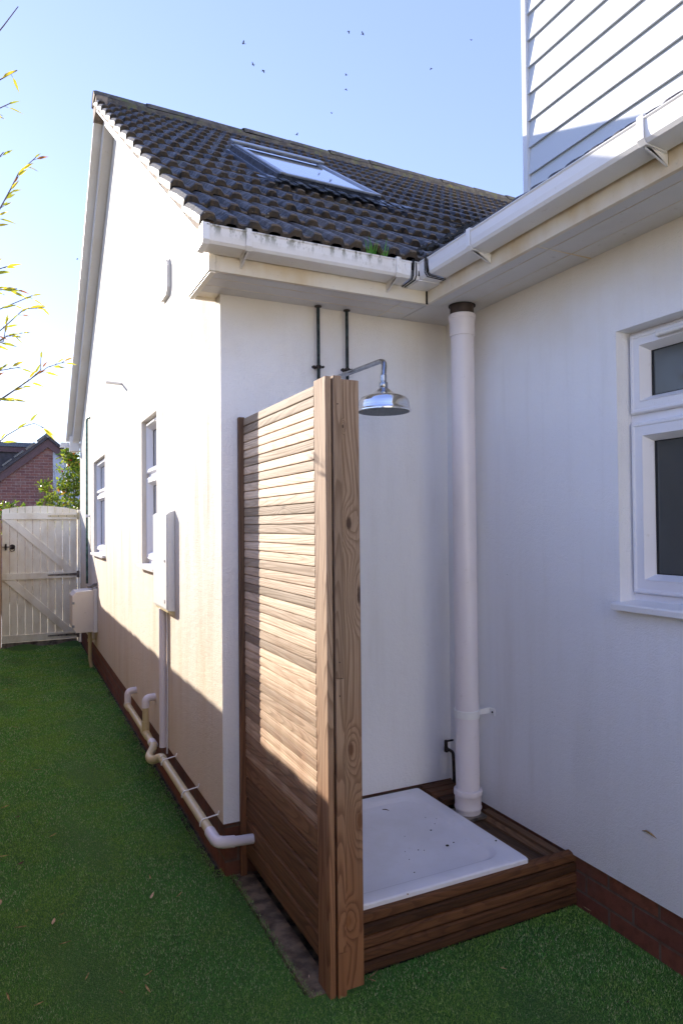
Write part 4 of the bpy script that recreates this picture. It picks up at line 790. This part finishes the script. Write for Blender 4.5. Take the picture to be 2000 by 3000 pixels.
put('a', 1095, 2868, .45, 'forked straw leaf lying against the foot of the screen post', 1.1); put('a', 1088, 2885, -1.2, 'straw leaf pointing towards the viewer from the foot of the screen post', .9)
put('c', 1255, 2864, .3, 'small red brown fragment on the lawn in front of the plinth', .35); put('c', 1838, 2950, .3, 'dark brown fragment low on the right side of the lawn', .45); put('a', 1720, 2675, 1.6, 'straw leaf in the corner where plinth meets brick footing', .9); put('a', 1565, 2682, .3, 'straw leaf lying tight along the timber plinth', .8)
put('b', 905, 2874, 1.2, 'tan leaf scrap at the tip of the bare soil strip', .35)
def spot(u, v, r_, lab, grp=None, z=-1.315, mat='speck'):
    d = F * 1994.7 + Rv * (u - 1000) - U * (v - 1500); p = d * (z / d.z); b = MB(); pts = []
    for k in range(9): a = k / 9 * 6.283; q = r_ * random.uniform(.6, 1.1); pts.append((p.x + q * math.cos(a), p.y + q * math.sin(a) * .8, z + .0005))
    b.prism(pts, (0, 0, .0022)); o = b.build('debris', mat); tag(o, lab, 'debris', grp)
SPL = 'tiny black speck of dirt lying on the white shower tray'
for (u, v, r_) in ((1262, 2434, .0045), (1328, 2470, .0035), (1225, 2492, .0025), (1213, 2558, .0028), (1198, 2520, .0018), (1360, 2435, .0025), (1246, 2397, .0018), (1278, 2400, .0018), (1185, 2452, .0016), (1242, 2493, .0016), (1186, 2497, .0016), (1255, 2585, .0018), (1273, 2415, .002)): spot(u, v, r_, SPL, 'dirt specks on the tray')
spot(1309, 2479, .0085, 'largest black blob of dirt near the middle of the shower tray'); spot(1466, 2528, .0055, 'black speck on the tray at its front right inner corner', None, -1.306); spot(1452, 2465, .005, 'black speck on the right rim of the tray', None, -1.3015); spot(1194, 2622, .004, 'small brown seed on the front edge of the tray', None, -1.3015, 'leaf_litter')
b = MB(); d_ = F * 1994.7 + Rv * 120 - U * (2372 - 1500); p = d_ * (-1.315 / d_.z); b.tube([p, p + Vector((.012, -.012, .002)), p + Vector((.02, -.026, .001))], [.0015, .002, .0008], 6); o = b.build('debris', 'leaf_brown'); tag(o, 'short brown twig on the tray near its back edge', 'debris')
b = MB(); q = [Vector((XC - .002, 1.74, -1.10)), Vector((XC - .006, 1.72, -1.092)), Vector((XC - .003, 1.70, -1.096)), Vector((XC - .002, 1.68, -1.104))]; b.tube(q, [.001, .003, .0035, .0005], 6); o = b.build('dead_leaf', 'leaf_litter'); tag(o, 'curled tan leaf caught on the white wall low at the right', 'leaf')
